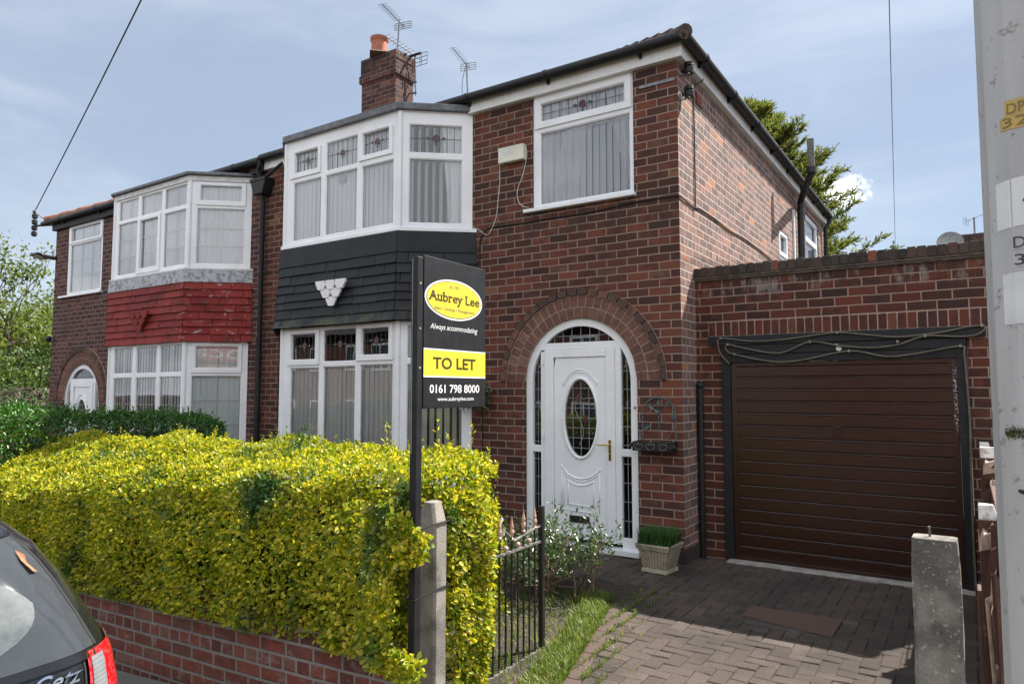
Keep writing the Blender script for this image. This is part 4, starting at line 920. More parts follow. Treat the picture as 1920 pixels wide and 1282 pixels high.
MB().tube([(-6.52, -.02, 2.45), (-6.525, -.02, .4)], .012, 6).build('conduit', 'black_plastic', HL)

# ------------------------------------------------------------------ the garage
G = thing('garage', (1.3, 3, 0), 'flat roofed brick garage with brown ribbed door beside the house', 'garage')
FG = FR((0, .44), (1, 0))
mb = MB(); holes_panel(mb, FG, (.001, 2.95, -.2, 2.80), [(.255, 2.318, -.1, 2.19)], 0, .12)
mb.fbox(FG, .0, 2.95, 2.80, 2.801, -.22, -.001); holes_panel(mb, FR((2.95, .44), (0, 1)), (0, 5.5, -.2, 2.8), [], 0)
mb.quad((.0, .66, 2.0), (2.95, .66, 2.0), (2.95, .66, 2.8), (.0, .66, 2.8)); mb.build('wall', 'brick_garage', G, recalc=False)
MB().box(.002, 2.94, .66, 5.9, 2.38, 2.46).build('roof', 'asphalt', G)
rng = random.Random(21); mb = MB(); x = -.004
while x < 2.94:
    h = rng.uniform(-.006, .008); a = rng.uniform(-.004, .004)
    mb.box(x, x+.069, .392+a, .665, 2.803+h*.3, 2.898+h); x += .0765
cp = mb.build('coping', 'brick_coping', G, bevel=.006)
MB().box(.0, 2.945, .402, .66, 2.785, 2.889).build('coping_mortar', 'mortar_dark', cp)
MB().box(.0, 2.95, .415, .45, 2.762, 2.788).build('drip_course', 'mortar_dark', G, bevel=.004)
mb = MB(); x = .133
while x < 2.44:
    mb.fbox(FG, x, x+.066, 2.197, 2.335, -.03, .0045+rng.uniform(0, .002)); x += .0765
so_ = mb.build('soldier_course', 'brick_soldier', G, bevel=.003); MB().fbox(FG, .128, 2.447, 2.192, 2.341, -.03, .0015).build('soldier_mortar', 'mortar', so_)
df = MB().fbox(FG, .262, .345, .0, 2.09, -.05, .028).fbox(FG, 2.241, 2.312, .0, 2.09, -.05, .028).each('door_frame', 'black_wood', G, bevel=.004)
MB().fbox(FG, .132, 2.446, 2.098, 2.190, -.03, .034).fbox(FG, .262, 2.312, 2.006, 2.094, -.03, .026).fbox(FG, .262, 2.312, 1.925, 2.002, -.03, .024).each('lintel_board', 'black_wood', df, bevel=.004)
mb = MB(); mb.tube([FG(1.337, 2.035, .026), FG(1.337, 2.035, .036)], .024, 14).fbox(FG, 1.29, 1.33, 2.06, 2.075, .026, .034); mb.build('lamp_base', 'white_old', df)
mb = MB(); zs = []; z = .03
while z < 1.87: zs.append(z); z += .1165
prof = [(.012, -.012), (.03, -.012)]
for k, z in enumerate(zs): prof += [(z+.006, -.024), (z+.012, .000+.002*(k % 2)), (z+.101, .000+.002*(k % 2)), (z+.109, -.009), (z+.1155, -.012), (z+.116, -.024)]
us = [.40+(2.195-.40)*i/6 for i in range(7)]
for a, b in zip(us, us[1:]):
    for (z0, d0), (z1, d1) in zip(prof, prof[1:]): mb.quad(FG(a, z0, d0-.002), FG(b, z0, d0-.002), FG(b, z1, d1-.002), FG(a, z1, d1-.002))
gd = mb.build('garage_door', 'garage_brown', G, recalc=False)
MB().fbox(FG, .347, .402, .012, 1.923, -.05, .003).fbox(FG, 2.193, 2.239, .012, 1.923, -.05, .003).fbox(FG, .402, 2.193, 1.885, 1.923, -.05, .0025).fbox(FG, .402, 2.193, .012, .042, -.05, .0025).build('door_rim', 'garage_brown', gd, bevel=.003)
MB().fbox(FG, 1.262, 1.336, 1.285, 1.325, -.01, .014).fbox(FG, 1.28, 1.318, 1.235, 1.286, -.01, .012).tube([FG(1.265, 1.318, .03), FG(1.335, 1.318, .03)], .007, 6).build('door_handle', 'garage_brown', gd, bevel=.003)
hose = [(.348, 1.908), (.263, 2.008), (.236, 2.106), (.266, 2.168), (.561, 2.129), (.834, 2.131), (1.096, 2.157), (1.33, 2.178), (1.585, 2.145), (1.813, 2.118), (2.106, 2.139), (2.317, 2.178), (2.426, 2.186), (2.444, 2.155), (2.382, 2.11), (2.245, 2.102), (2.02, 2.117), (1.811, 2.049), (1.597, 2.031), (1.342, 2.057), (1.094, 2.102), (.831, 2.006), (.559, 2.047), (.333, 2.103), (.322, 2.045), (.398, 2.004), (.739, 1.928), (1.004, 1.931), (1.422, 2.006), (1.717, 1.949), (1.956, 1.968), (2.27, 2.021), (2.294, 1.95), (2.305, 1.689), (2.313, 1.365), (2.304, .964), (2.300, .45), (2.302, .02)]
def smooth_path(P, k=5):
    P = [Vector(p) for p in P]; out = []
    for i in range(len(P)-1):
        p0, p1, p2, p3 = P[max(i-1, 0)], P[i], P[i+1], P[min(i+2, len(P)-1)]
        for q in range(k):
            t = q/k; out.append(.5*((2*p1)+(p2-p0)*t+(2*p0-5*p1+4*p2-p3)*t*t+(3*p1-p0-3*p2+p3)*t**3))
    return out+[P[-1]]
hs = MB().tube(smooth_path([FG(u, v, .046) for u, v in hose]), .0085, 8).build('cable', 'hose_olive', None, smooth=True)
tag(hs, 'olive cable looped in swags across the black boards over the garage door', 'cable')
mb = MB()
for u, v in ((.266, 2.168), (1.33, 2.178), (2.426, 2.186), (1.811, 2.075), (2.02, 2.117), (.333, 2.103), (1.094, 2.102), (.398, 2.004), (1.422, 2.006), (2.27, 2.021)): mb.fbox(FG, u-.010, u+.010, v-.012, v+.014, .034, .060)
mb.build('clip', 'grey_metal', hs, bevel=.003)

# ------------------------------------------------------------------ small things on the walls
a = thing('alarm_box', (-1.94, -.04, 4.34), 'cream alarm box on the brick wall between bay and upper window', 'alarm box')
MB().fbox(F0, -2.12, -1.775, 4.255, 4.435, .0, .075).build('box', 'alarm_cream', a, bevel=.010)
MB().fbox(F0, -2.116, -1.779, 4.400, 4.431, .0751, .077).build('lid_seam', 'alarm_cream', a, bevel=.002)
MB().fbox(F0, -2.06, -1.93, 4.365, 4.377, .0752, .076).fbox(F0, -2.06, -1.90, 4.345, 4.35, .0752, .076).fbox(F0, -2.06, -1.95, 4.33, 4.334, .0752, .076).fbox(F0, -2.03, -1.86, 4.412, 4.42, .0772, .078).build('faded_print', 'faint_blue', a)
MB().fbox(F0, -2.05, -2.02, 4.249, 4.256, .03, .05).build('screw_cover', 'black_plastic', a)
aL = [(-2.17, 4.31), (-2.176, 4.061), (-2.201, 3.848), (-2.227, 3.657), (-2.259, 3.509), (-2.325, 3.463), (-2.444, 3.544), (-2.532, 3.577)]
aR = [(-1.775, 4.40), (-1.765, 4.34), (-1.772, 4.265), (-1.82, 4.09), (-1.89, 3.93), (-1.884, 3.81), (-1.829, 3.733), (-1.743, 3.704)]
tag(MB().tube(smooth_path([F0(u+.04 if u > -2.23 else u, v, .012+.02*(i == 0)) for i, (u, v) in enumerate(aL)]), .0042, 6).build('cable', 'cable_white', None, smooth=True), 'thin white cable hanging from the left end of the alarm box', 'cable')
tag(MB().tube(smooth_path([F0(u, v, .012) for u, v in aR]), .0042, 6).build('cable', 'cable_white', None, smooth=True), 'thin white cable curving from the right end of the alarm box to the sill', 'cable')
cb = [F0(u, v, .010) for u, v in [(-2.423, 3.0), (-2.423, 3.355), (-2.384, 3.471), (-2.299, 3.536), (-2.079, 3.54), (-1.792, 3.533), (-1.549, 3.542), (-1.02, 3.538), (-.411, 3.571), (-.03, 3.566)]]
cb += [FS(u, v, .010) for u, v in [(.028, 3.56), (.262, 3.547), (.425, 3.539), (.597, 3.566), (1.15, 3.567), (1.666, 3.546), (2.497, 3.569), (3.788, 3.523), (4.3, 3.4)]]
tag(MB().tube(smooth_path(cb), .0075, 6).build('cable', 'black_plastic', None, smooth=True), 'black cable running under the upper window and round the corner of the house', 'cable')
tag(MB().tube(smooth_path([FS(.60, 4.96, .078), FS(.60, 4.94, .05), FS(.50, 4.87, .02), FS(.463, 4.80, .010), FS(.469, 4.635, .010), FS(.471, 4.061, .010), FS(.462, 3.604, .010), FS(.47, 3.54, .012)]), .007, 6).build('cable', 'black_plastic', None, smooth=True), 'black cable dropping straight down the sunlit side wall', 'cable')
tag(MB().tube(smooth_path([F0(-6.06, 2.42, .012), F0(-6.0, 2.3, .012), F0(-6.01, 1.5, .012), F0(-6.0, .3, .012)]), .006, 6).build('cable', 'black_plastic', None, smooth=True), 'thin black cable down the wall left of the white lower bay window', 'cable')
for z, s in ((4.90, 'upper'), (4.655, 'lower')):
    t = thing('cable_insulator', (0, .1, z), 'black %s insulator of the pair at the top corner of the house' % s, 'insulator', 'insulators at the house corner')
    MB().lathe([(.02, -.06), (.05, -.055), (.052, .0), (.040, .012), (.05, .02), (.045, .055), (.02, .065)], (.075, .14, z+.0), 12).build('insulator_body', 'black_iron', t, smooth='auto')
    MB().tube([(.0, .16, z-.01), (.075, .14, z-.02)], .010, 6).tube(smooth_path([(.08, .12, z-.05), (.10, .05, z-.10), (.03, -.01, z-.13), (.01, -.03, z-.07)]), .006, 6).build('insulator_arm', 'black_iron', t, smooth='auto')
t = tag(MB().fbox(F0, -.40, -.02, 4.742, 4.775, .004, .012).build('wall_bracket', 'grey_metal', None, bevel=.002), 'thin flat grey metal bracket on the brickwork beside the top corner', 'bracket')
t = thing('floodlight', (-13.1, -.1, 4.4), 'small black floodlight at the far left corner of the house', 'floodlight')
MB().hexa([(-13.62, -.26, 4.40), (-13.28, -.26, 4.40), (-13.28, -.05, 4.33), (-13.62, -.05, 4.33), (-13.62, -.26, 4.44), (-13.28, -.26, 4.44), (-13.28, -.05, 4.37), (-13.62, -.05, 4.37)]).build('lamp_body', 'black_plastic', t, bevel=.006)
MB().hexa([(-13.59, -.24, 4.390), (-13.31, -.24, 4.390), (-13.31, -.07, 4.334), (-13.59, -.07, 4.334), (-13.59, -.24, 4.396), (-13.31, -.24, 4.396), (-13.31, -.07, 4.34), (-13.59, -.07, 4.34)]).build('lens', 'white_old', t)
MB().tube([(-13.3, -.12, 4.37), (-13.11, -.03, 4.33), (-13.05, .0, 4.33)], .04, 8).build('mount', 'black_plastic', t)
t = thing('security_camera', (-13.08, 0, 2.68), 'small round grey camera on the left house wall above its arch', 'camera')
MB().ball((-13.06, -.07, 2.68), .062, 8).build('dome', 'black_plastic', t, smooth=True); MB().box(-13.09, -12.99, -.045, -.001, 2.62, 2.74).build('base', 'grey_metal', t, bevel=.01)
t = thing('line_bracket', (-13.2, 0, 5.1), 'black bracket with stacked insulators sticking out of the far left eaves', 'line bracket')
MB().tube([(-13.2, .02, 5.04), (-14.02, -.02, 5.12)], .022, 6).build('arm', 'black_iron', t); mb = MB()
for k in range(4): mb.lathe([(.03, 0), (.055, .02), (.055, .09), (.03, .11)], (-14.08, -.02, 4.90+.125*k), 10)
mb.build('insulator_stack', 'black_iron', t)
MB().tube([(-13.30, -.1, 5.10), (-13.42, -.25, 5.24)], .012, 6).ball((-13.45, -.28, 5.28), .04, 6).build('hook', 'grey_metal', t)
# trellis planter beside the door
t = thing('wall_planter', (-.25, -.05, 1.1), 'ornate black metal wall planter with arched leafy trellis beside the front door', 'planter')
tr = [(-.405, 1.16), (-.405, 1.42)]+[(-.235-.17*math.cos(math.pi*k/10), 1.42+.165*math.sin(math.pi*k/10)) for k in range(1, 10)]+[(-.065, 1.42), (-.062, 1.16)]
MB().tube([F0(u, v, .02) for u, v in tr], .0065, 6).tube([F0(-.235, 1.16, .02), F0(-.235, 1.585, .02)], .004, 6).tube(smooth_path([F0(-.17, 1.17, .02), F0(-.11, 1.24, .02), F0(-.10, 1.33, .02)]), .003, 5).build('trellis', 'verdigris', t, smooth='auto')
mb = MB(); rng = random.Random(4)
for u, v, l, an in ((-.33, 1.53, .10, -55), (-.235, 1.565, .07, -85), (-.29, 1.47, .10, -15), (-.15, 1.49, .09, 70), (-.09, 1.36, .09, 80), (-.40, 1.27, .10, 30), (-.22, 1.53, .06, -70)):
    c, s = math.cos(rad(an)), math.sin(rad(an)); w = l*.24; q = rng.uniform(.0, .02)
    pt = lambda a, b, d: F0(u+c*a-s*b, v+s*a+c*b, d)
    mb.add([pt(0, 0, .02), pt(l*.4, w, .036+q), pt(l, 0, .024), pt(l*.4, -w, .036+q), pt(l*.45, 0, .024)], [(0, 3, 4), (0, 4, 1), (3, 2, 4), (4, 2, 1)])
mb.build('metal_leaves', 'verdigris', t)
bx = MB().fbox(F0, -.46, -.055, 1.065, 1.078, .0, .16).fbox(F0, -.46, -.055, 1.078, 1.155, .148, .16).fbox(F0, -.46, -.45, 1.078, 1.155, .0, .148).fbox(F0, -.065, -.055, 1.078, 1.155, .0, .148).build('trough', 'black_iron', t, bevel=.002)
mb = MB()
for k in range(3):
    c = -.395+.125*k
    for s in (-1, 1): mb.tube(smooth_path([F0(c, 1.075, .163), F0(c+s*.03, 1.09, .165), F0(c+s*.045, 1.12, .165), F0(c+s*.025, 1.135, .165), F0(c+s*.012, 1.115, .165)], 3), .004, 5)
    mb.ball(F0(c, 1.135, .164), .009, 6)
mb.build('scrollwork', 'iron_worn', bx, smooth=True)
mb = MB()
for k, u in enumerate((-.475, -.445, -.07, -.05, -.035)): mb.ball(F0(u, 1.12-.012*(k % 3), .15), .022, 5)
mb.build('foliage_ends', 'black_iron', bx)
# hanging basket, mostly behind the board
t = thing('hanging_basket', (-2.37, -.2, 1.6), 'hanging flower basket on the wall, half hidden behind the letting board', 'hanging basket')
MB().lathe([(.02, 0), (.11, .05), (.16, .13), (.165, .145)], (-2.37, -.20, 1.49), 14).build('basket', 'black_iron', t, smooth='auto')
g = np.random.default_rng(31); n = 900; d = g.normal(size=(n, 3)); d /= np.linalg.norm(d, axis=1, keepdims=True); P = np.array([-2.37, -.2, 1.62])+d*np.array([.19, .17, .15])*g.uniform(.5, 1.1, (n, 1)); P[:, 2] -= .06*(g.random(n) < .3)
P[:, 1] = np.minimum(P[:, 1], -.02); leaves('flowers', P, d, .045, 'flower', t, .6, g)
MB().tube([(-2.37, -.01, 1.98), (-2.37, -.22, 1.98)], .008, 6).tube([(-2.37, -.2, 1.98), (-2.37, -.2, 1.72)], .003, 5).build('hook', 'black_iron', t)
tag(MB().tube(smooth_path([F0(-2.385, 1.5, .02), F0(-2.38, 1.3, .008), F0(-2.386, .3, .008)]), .006, 6).build('cable', 'black_plastic', None), 'thin black cable down the wall below the hanging basket', 'cable')
# planter with grass by the corner
t = thing('flower_pot', (-.12, -.34, 0), 'square stone pot with lattice sides and grass by the house corner', 'plant pot')
RT = Matrix.Rotation(rad(-6), 4, 'Z')
def fr_(w0, w1, z0, z1):
    r = []
    for w, z in ((w0, z0), (w1, z1)): r += [tuple((RT @ Vector((sx*w/2, sy*w/2, z)))+Vector((-.12, -.34, 0))) for sx, sy in ((-1, -1), (1, -1), (1, 1), (-1, 1))]
    return r
mb = MB(); mb.hexa(fr_(.255, .245, .0, .035)); mb.hexa(fr_(.225, .295, .035, .205)); mb.hexa(fr_(.32, .335, .205, .255)); pt_ = mb.build('pot', 'stone_planter', t, bevel=.006)
mb = MB()
for face in range(4):
    R2 = Matrix.Rotation(rad(-6)+face*math.pi/2, 4, 'Z')
    for i in range(8):
        for j in range(6):
            z = .048+j*.026+(i % 2)*.013
            if z > .195: continue
            w = .225+(.295-.225)*(z-.035)/.17; u = (-.5+(i+.5)/8)*w*.92; o = w/2+.001
            q = [R2 @ Vector((u+a*.0085, -o, z+b*.0095)) for a, b in ((-1, 0), (0, -1), (1, 0), (0, 1))]; mb.quad(*[tuple(x+Vector((-.12, -.34, 0))) for x in q])
    for i in range(14):
        u = (-.5+(i+.5)/14)*.31; q = [R2 @ Vector((u+a*.007, -.1655, .232+b*.012)) for a, b in ((-1, -1), (.4, -1), (1, 1), (-.4, 1))]; mb.quad(*[tuple(x+Vector((-.12, -.34, 0))) for x in q])
mb.build('lattice', 'stone_recess', pt_, recalc=False)
MB().hexa(fr_(.30, .305, .235, .250)).build('compost', 'soil', t)
g = np.random.default_rng(5); n = 2600; q = g.uniform(-.155, .155, (n, 2)); blades('grass', np.stack([q[:, 0]-.12, q[:, 1]-.34, np.full(n, .245)], 1), .15, 'grass_pot', t, g, .0028, .7)
# brown mat cover let into the drive
t = thing('inspection_cover', (1.18, -1.16, 0), 'brown rectangular cover let into the paved drive', 'drain cover')
MB().hexa([(.862, -1.238, -.03), (1.49, -1.362, -.03), (1.497, -.945, -.03), (.865, -.985, -.03), (.862, -1.238, .012), (1.49, -1.362, .010), (1.497, -.945, .013), (.865, -.985, .015)]).build('cover_plate', 'mat_brown', t, bevel=.004)
MB().hexa([(.845, -1.36, -.05), (1.51, -1.385, -.05), (1.51, -.935, -.05), (.85, -.965, -.05), (.845, -1.36, -.006), (1.51, -1.385, -.006), (1.51, -.935, -.006), (.85, -.965, -.006)]).build('cover_frame', 'steel_cover_frame', t)

# ------------------------------------------------------------------ letting board
t = thing('letting_board', (.03, -3.9, -.1), 'black and yellow letting board on a black timber post at the hedge corner', 'sign')
pst = MB().box(.072, .112, -3.995, -3.9525, -.3, 2.30).build('post', 'sign_black', t, bevel=.003)
MB().box(.079, .083, -3.9965, -3.9945, 1.35, 2.29).build('groove_line', 'concrete_pale', pst)
FT = FR((.114, -.054), (0, 1))       # the face seen; u = y + .054
bd = MB().fbox(FT, -3.897, -3.385, 1.563, 2.312, -.012, .002).build('board', 'sign_black', t, bevel=.002)
MB().fbox(FT, -3.897, -3.385, 1.722, 1.850, .0021, .0028).build('yellow_band', 'sign_yellow', bd)
MB().fbox(FT, -3.897, -3.385, 1.850, 1.857, .0021, .003).fbox(FT, -3.897, -3.385, 1.715, 1.722, .0021, .003).build('white_lines', 'sign_white', bd)
el = lambda a, b, n=64: [(-3.655+a*math.cos(math.tau*i/n), 2.113+b*math.sin(math.tau*i/n)) for i in range(n)]
MB().prism(FT, el(.238, .104), .0021, .0028).build('white_oval', 'sign_white', bd); MB().prism(FT, el(.226, .0945), .0022, .0034).build('ink_oval', 'sign_ink', bd); MB().prism(FT, el(.222, .0915), .0023, .0040).build('yellow_oval', 'sign_yellow', bd)
text('Est 1952', FT, -3.700, -3.618, 2.171, 2.186, .0047, 'ink_grey', bd)
text('Aubrey Lee', FT, -3.862, -3.444, 2.083, 2.146, .0047, 'sign_ink', bd, bold=.016, slab=.055)
text('Sales \u2022 Lettings \u2022 Management', FT, -3.822, -3.488, 2.050, 2.070, .0047, 'ink_grey', bd)
text('Always accommodating', FT, -3.850, -3.458, 1.946, 1.982, .0029, 'sign_white', bd, bold=.0, shear=.28)
text('TO LET', FT, -3.827, -3.475, 1.757, 1.816, .0035, 'sign_ink', bd, bold=.022)
text('0161 798 8000', FT, -3.850, -3.440, 1.637, 1.680, .0029, 'sign_white', bd, bold=.014)
text('www.aubreylee.com', FT, -3.790, -3.490, 1.592, 1.618, .0029, 'sign_white', bd, bold=.004)
mb = MB()
for z in (2.17, 1.95, 1.76): mb.tube([(.111, -3.973, z), (.1135, -3.973, z)], .006, 8)
mb.build('screws', 'wood_raw', pst)
# strap round board post and gatepost
mb = MB()
for z in (.985, .665):
    p = [(.066, -4.0), (.117, -4.0), (.078, -3.81), (.078, -3.69), (-.068, -3.69), (-.068, -3.81)]
    mb.tube([(x, y, z+.03*(x+.07)) for x, y in p+[p[0]]], .0045, 6)
mb.build('strap', 'black_plastic', t)

# ------------------------------------------------------------------ gateposts, gate
def concrete_post(name, label, x0, x1, y0, y1, z0, z1, mat, arris=.03, lean=0., seed=1):
    rng = random.Random(seed); mb = MB(); n = 14; c = .012; rows = []
    for k in range(n+1):
        t = k/n; z = z0+(z1-z0)*t; r = arris*max(0, (t-.93)/.07)**2; j = lambda: rng.uniform(-.002, .002); dx = lean*t
        rows.append([(x0+c+r+j()+dx, y0+r*.5+j(), z), (x1-c-r+j()+dx, y0+r*.5+j(), z), (x1-r+j()+dx, y0+c+r*.5, z), (x1-r+j()+dx, y1-c, z), (x1-c-r+dx, y1, z), (x0+c+r+dx, y1, z), (x0+r+j()+dx, y1-c, z), (x0+r+j()+dx, y0+c+r*.5, z)])
    vs = [p for r in rows for p in r]; mb.add(vs, [(k*8+i, k*8+(i+1) % 8, (k+1)*8+(i+1) % 8, (k+1)*8+i) for k in range(n) for i in range(8)]+[tuple(range(n*8, n*8+8))])
    return tag(mb.build(name, mat, None), label, 'gatepost')
concrete_post('gatepost', 'pale rounded concrete gatepost strapped to the letting board post', -.064, .070, -3.80, -3.70, -.4, 1.085, 'concrete', .035, .004, 2)
gp = concrete_post('gatepost', 'dark weathered concrete gatepost in front of the garage door', 2.128, 2.270, -3.76, -3.66, -.4, 1.15, 'concrete_dark', .006, .0, 3)
MB().tube([(2.185, -3.70, 1.13), (2.183, -3.70, 1.185)], .0045, 6).tube([(2.205, -3.786, .86), (2.205, -3.775, .86)], .009, 8).build('iron_pin', 'iron_worn', gp)
GT = thing('garden_gate', (-.04, -3.0, 0), 'black iron bar gate with pinkish finials standing open beside the hedge', 'gate')
GX = -.04; FGT = FR((GX, 0), (0, 1))
MB().box(GX-.017, GX+.017, -2.605, -2.572, -.005, .90).build('stile', 'black_iron', GT, bevel=.003); MB().box(GX-.017, GX+.017, -3.46, -3.427, -.005, .95).build('stile', 'black_iron', GT, bevel=.003)
MB().box(GX-.010, GX+.010, -3.43, -2.60, -.016, .006).build('bottom_rail', 'iron_worn', GT, bevel=.002); MB().box(GX-.010, GX+.010, -3.43, -2.60, .668, .684).build('middle_rail', 'iron_worn', GT, bevel=.002)
MB().tube([(GX, y, z) for y, z in ((-2.60, .775), (-2.69, .768), (-2.917, .735), (-3.02, .81), (-3.12, .735), (-3.34, .768), (-3.43, .775))], .0095, 6).build('top_rail', 'iron_worn', GT)
y = -2.672; k = 0
while y > -3.42:
    top = .66 if k % 2 else (.74+.03*abs(math.sin(k)))
    b = MB().tube([(GX, y, .0), (GX, y, .672 if k % 2 else .765)], .0065, 8).build('bar', 'black_iron', GT, smooth='auto')
    if k % 2: MB().ball((GX, y, .705), .017, 8).build('ball', 'copper_paint', b, smooth=True)
    else:
        z0 = .765 if k != 4 else .74
        MB().lathe([(.006, 0), (.014, .012), (.007, .02), (.012, .035), (.016, .05), (.010, .07), (.012, .08), (.004, .125), (.001, .15)], (GX, y, z0), 8).build('finial', 'copper_paint', b)
    y -= .0665; k += 1

# ------------------------------------------------------------------ garden wall and hedges
mb = MB(); zt = lambda x: .335+.050*x
xs = [-9.5, -6, -4, -3, -2, -1, -.09]
for a, b in zip(xs, xs[1:]): mb.hexa([(a, -3.80, -1.4), (b, -3.80, -1.4), (b, -3.57, -1.4), (a, -3.57, -1.4), (a, -3.80, zt(a)), (b, -3.80, zt(b)), (b, -3.57, zt(b)), (a, -3.57, zt(a))])
gw = mb.build('garden_wall', 'brick_garden', None)
gw.rotation_euler = (0, 0, 0); tag(gw, 'low red brick garden wall under the yellow hedge', 'wall')
def shear_wall(o, s):     # courses follow the fall of the street: shear the mesh coordinates used by the brickwork
    for v in o.data.vertices: v.co.z -= s*v.co.x
    Mx = Matrix.Identity(4); Mx[2][0] = s; o.matrix_world = Mx
shear_wall(gw, .088)
def hedge_leaves(name, parent, sections, density, size, mat, seed, topk=1.0, bulge=.05, sprig=0, faces='fret', zmin=None, bumps=1.0):
    """sections: function s in [0,1] -> (centre x, y, half width across, z bottom, z top, across unit vector (x, y)); leaves over the surface in a ragged layer"""
    g = np.random.default_rng(seed); Ps = []; Ns = []
    S = 60; 
    for k in range(S):
        s0, s1 = k/S, (k+1)/S; A, B = sections(s0), sections(s1)
        L = math.hypot(A[0]-B[0], A[1]-B[1]); hgt = (A[4]-A[3]); per = 2*hgt+2*A[2]
        n = int(L*per*density)
        t = g.random(n)[:, None]; cx = A[0]+(B[0]-A[0])*t; cy = A[1]+(B[1]-A[1])*t; hw = A[2]+(B[2]-A[2])*t; zb = A[3]+(B[3]-A[3])*t; ztp = A[4]+(B[4]-A[4])*t
        ax = np.array(A[5])
        q = g.random(n)[:, None]*per; side = np.where(q < hgt, 0, np.where(q < hgt+2*A[2], 1, 2))
        rr = .12
        off = np.where(side == 0, -hw, np.where(side == 1, -hw+(q-hgt), hw)); z = np.where(side == 0, zb+(q/hgt)*(ztp-zb), np.where(side == 1, ztp, zb+((per-q)/hgt)*(ztp-zb)))
        nx = np.where(side == 0, -1., np.where(side == 1, 0., 1.)); nzv = np.where(side == 1, 1., 0.)
        # round the shoulders
        ex = np.clip((np.abs(off)-(hw-rr))/rr, 0, 1); ez = np.clip((z-(ztp-rr))/rr, 0, 1); both = (ex*ez); 
        off = off-np.sign(off)*rr*.29*both; z = z-rr*.29*both; nx = nx+np.sign(off)*.7*both*(side == 1); nzv = nzv+.7*both*(side != 1)
        Px = cx+ax[0]*off; Py = cy+ax[1]*off
        P = np.concatenate([Px, Py, z], 1); Nn = np.concatenate([ax[0]*nx, ax[1]*nx, nzv], 1); Ps.append(P); Ns.append(Nn)
    return np.concatenate(Ps), np.concatenate(Ns)
def lump(P, g, amp, f):
    """smooth lumps: a sum of a few random sine waves"""
    r = np.zeros(len(P))
    for k in range(7):
        w = g.normal(size=3)*f*(1+.6*k); r += np.sin(P @ w+g.uniform(0, 6.28))/(1+.6*k)
    return r*amp
HG = thing('hedge', (-2.5, -3.3, 0), 'long clipped yellow green privet hedge over the garden wall', 'hedge')
def sec1(s):
    x = -.10-8.4*s**1.15; end = min(1, s/.012)
    return (x, -3.38, .46*(.80+.20*end), .292+.046*x, 1.20+.062*(x+.1)+.05*min(1, -x/.5), (0, 1))
g = np.random.default_rng(77)
P, Nn = hedge_leaves('h', None, sec1, 5600, .03, '', 77)
keep = ~((P[:, 1] > -3.2) & (Nn[:, 2] < .3) & (g.random(len(P)) < .8)); P, Nn = P[keep], Nn[keep]
# right-hand end, rounded towards the drive, trailing low by the gate
m = 11500; a = g.uniform(0, 1, m); zz = g.uniform(-.02, 1.23, m); yy = -3.84+.93*a; kz = np.clip((zz-.95)/.28, 0, 1); ky = np.abs(a-.5)*2
inset = .10*kz**2+.10*ky**6; low = np.where(zz < .45, (g.random(m) < .55+.4*(a > .2)), True); ok = low & ~((yy < -3.55) & (zz < .24))
ok &= ~((yy > -3.22) & (zz < .42-.5*(yy+3.22)+.1*g.random(m)))
Pe = np.stack([-inset+.03*np.sin(3.1*zz+4*yy)+np.interp(yy, [-3.84, -3.66, -3.62, -3.30, -3.12, -2.9], [-.10, -.10, -.02, .0, -.11, -.14]), yy, zz-.05*ky**4*kz], 1)[ok]; Ne = np.stack([np.ones(m), .5*(a-.5), .6*kz], 1)[ok]
P = np.concatenate([P, Pe]); Nn = np.concatenate([Nn, Ne])
m3 = 6500; z3 = g.uniform(.34, 1.16, m3); x3 = .205-np.abs(g.normal(0, .26, m3)); y3 = -3.95-.09*np.clip((x3+.30)/.25, 0, 1)-.02*g.random(m3); k3 = (x3 > -.6) & ((x3 < .03) | (np.sin(10*z3+4.2)+.6*np.sin(23*z3)-5*(x3-.03) > -.1)) & ((x3 < .0) | (z3 < 1.06)) & (g.random(m3) < .8)
P = np.concatenate([P, np.stack([x3, y3, z3], 1)[k3]]); Nn = np.concatenate([Nn, np.tile([.35, -1., .2], (k3.sum(), 1))])
Nn /= np.linalg.norm(Nn, axis=1, keepdims=True)
lm = lump(P, np.random.default_rng(3), .020, 4.0)+lump(P, np.random.default_rng(4), .011, 1.7); depth = g.exponential(.028, len(P))
P = P+Nn*(lm-depth+.02)[:, None]
fx = np.clip(-P[:, 0], 0, 9); zb_ = .285+.046*P[:, 0]; zbk = 1.24-.012*fx; zfr = 1.17-.092*fx; zy = zfr+(zbk-zfr)*np.clip((P[:, 1]+3.84)/.9, 0, 1)**.8
ztop0 = 1.20+.062*(P[:, 0]+.1)+.05; P[:, 2] = np.where(P[:, 0] < -.02, zb_+(P[:, 2]-zb_)*(zy-zb_+.03)/(ztop0-zb_), P[:, 2])
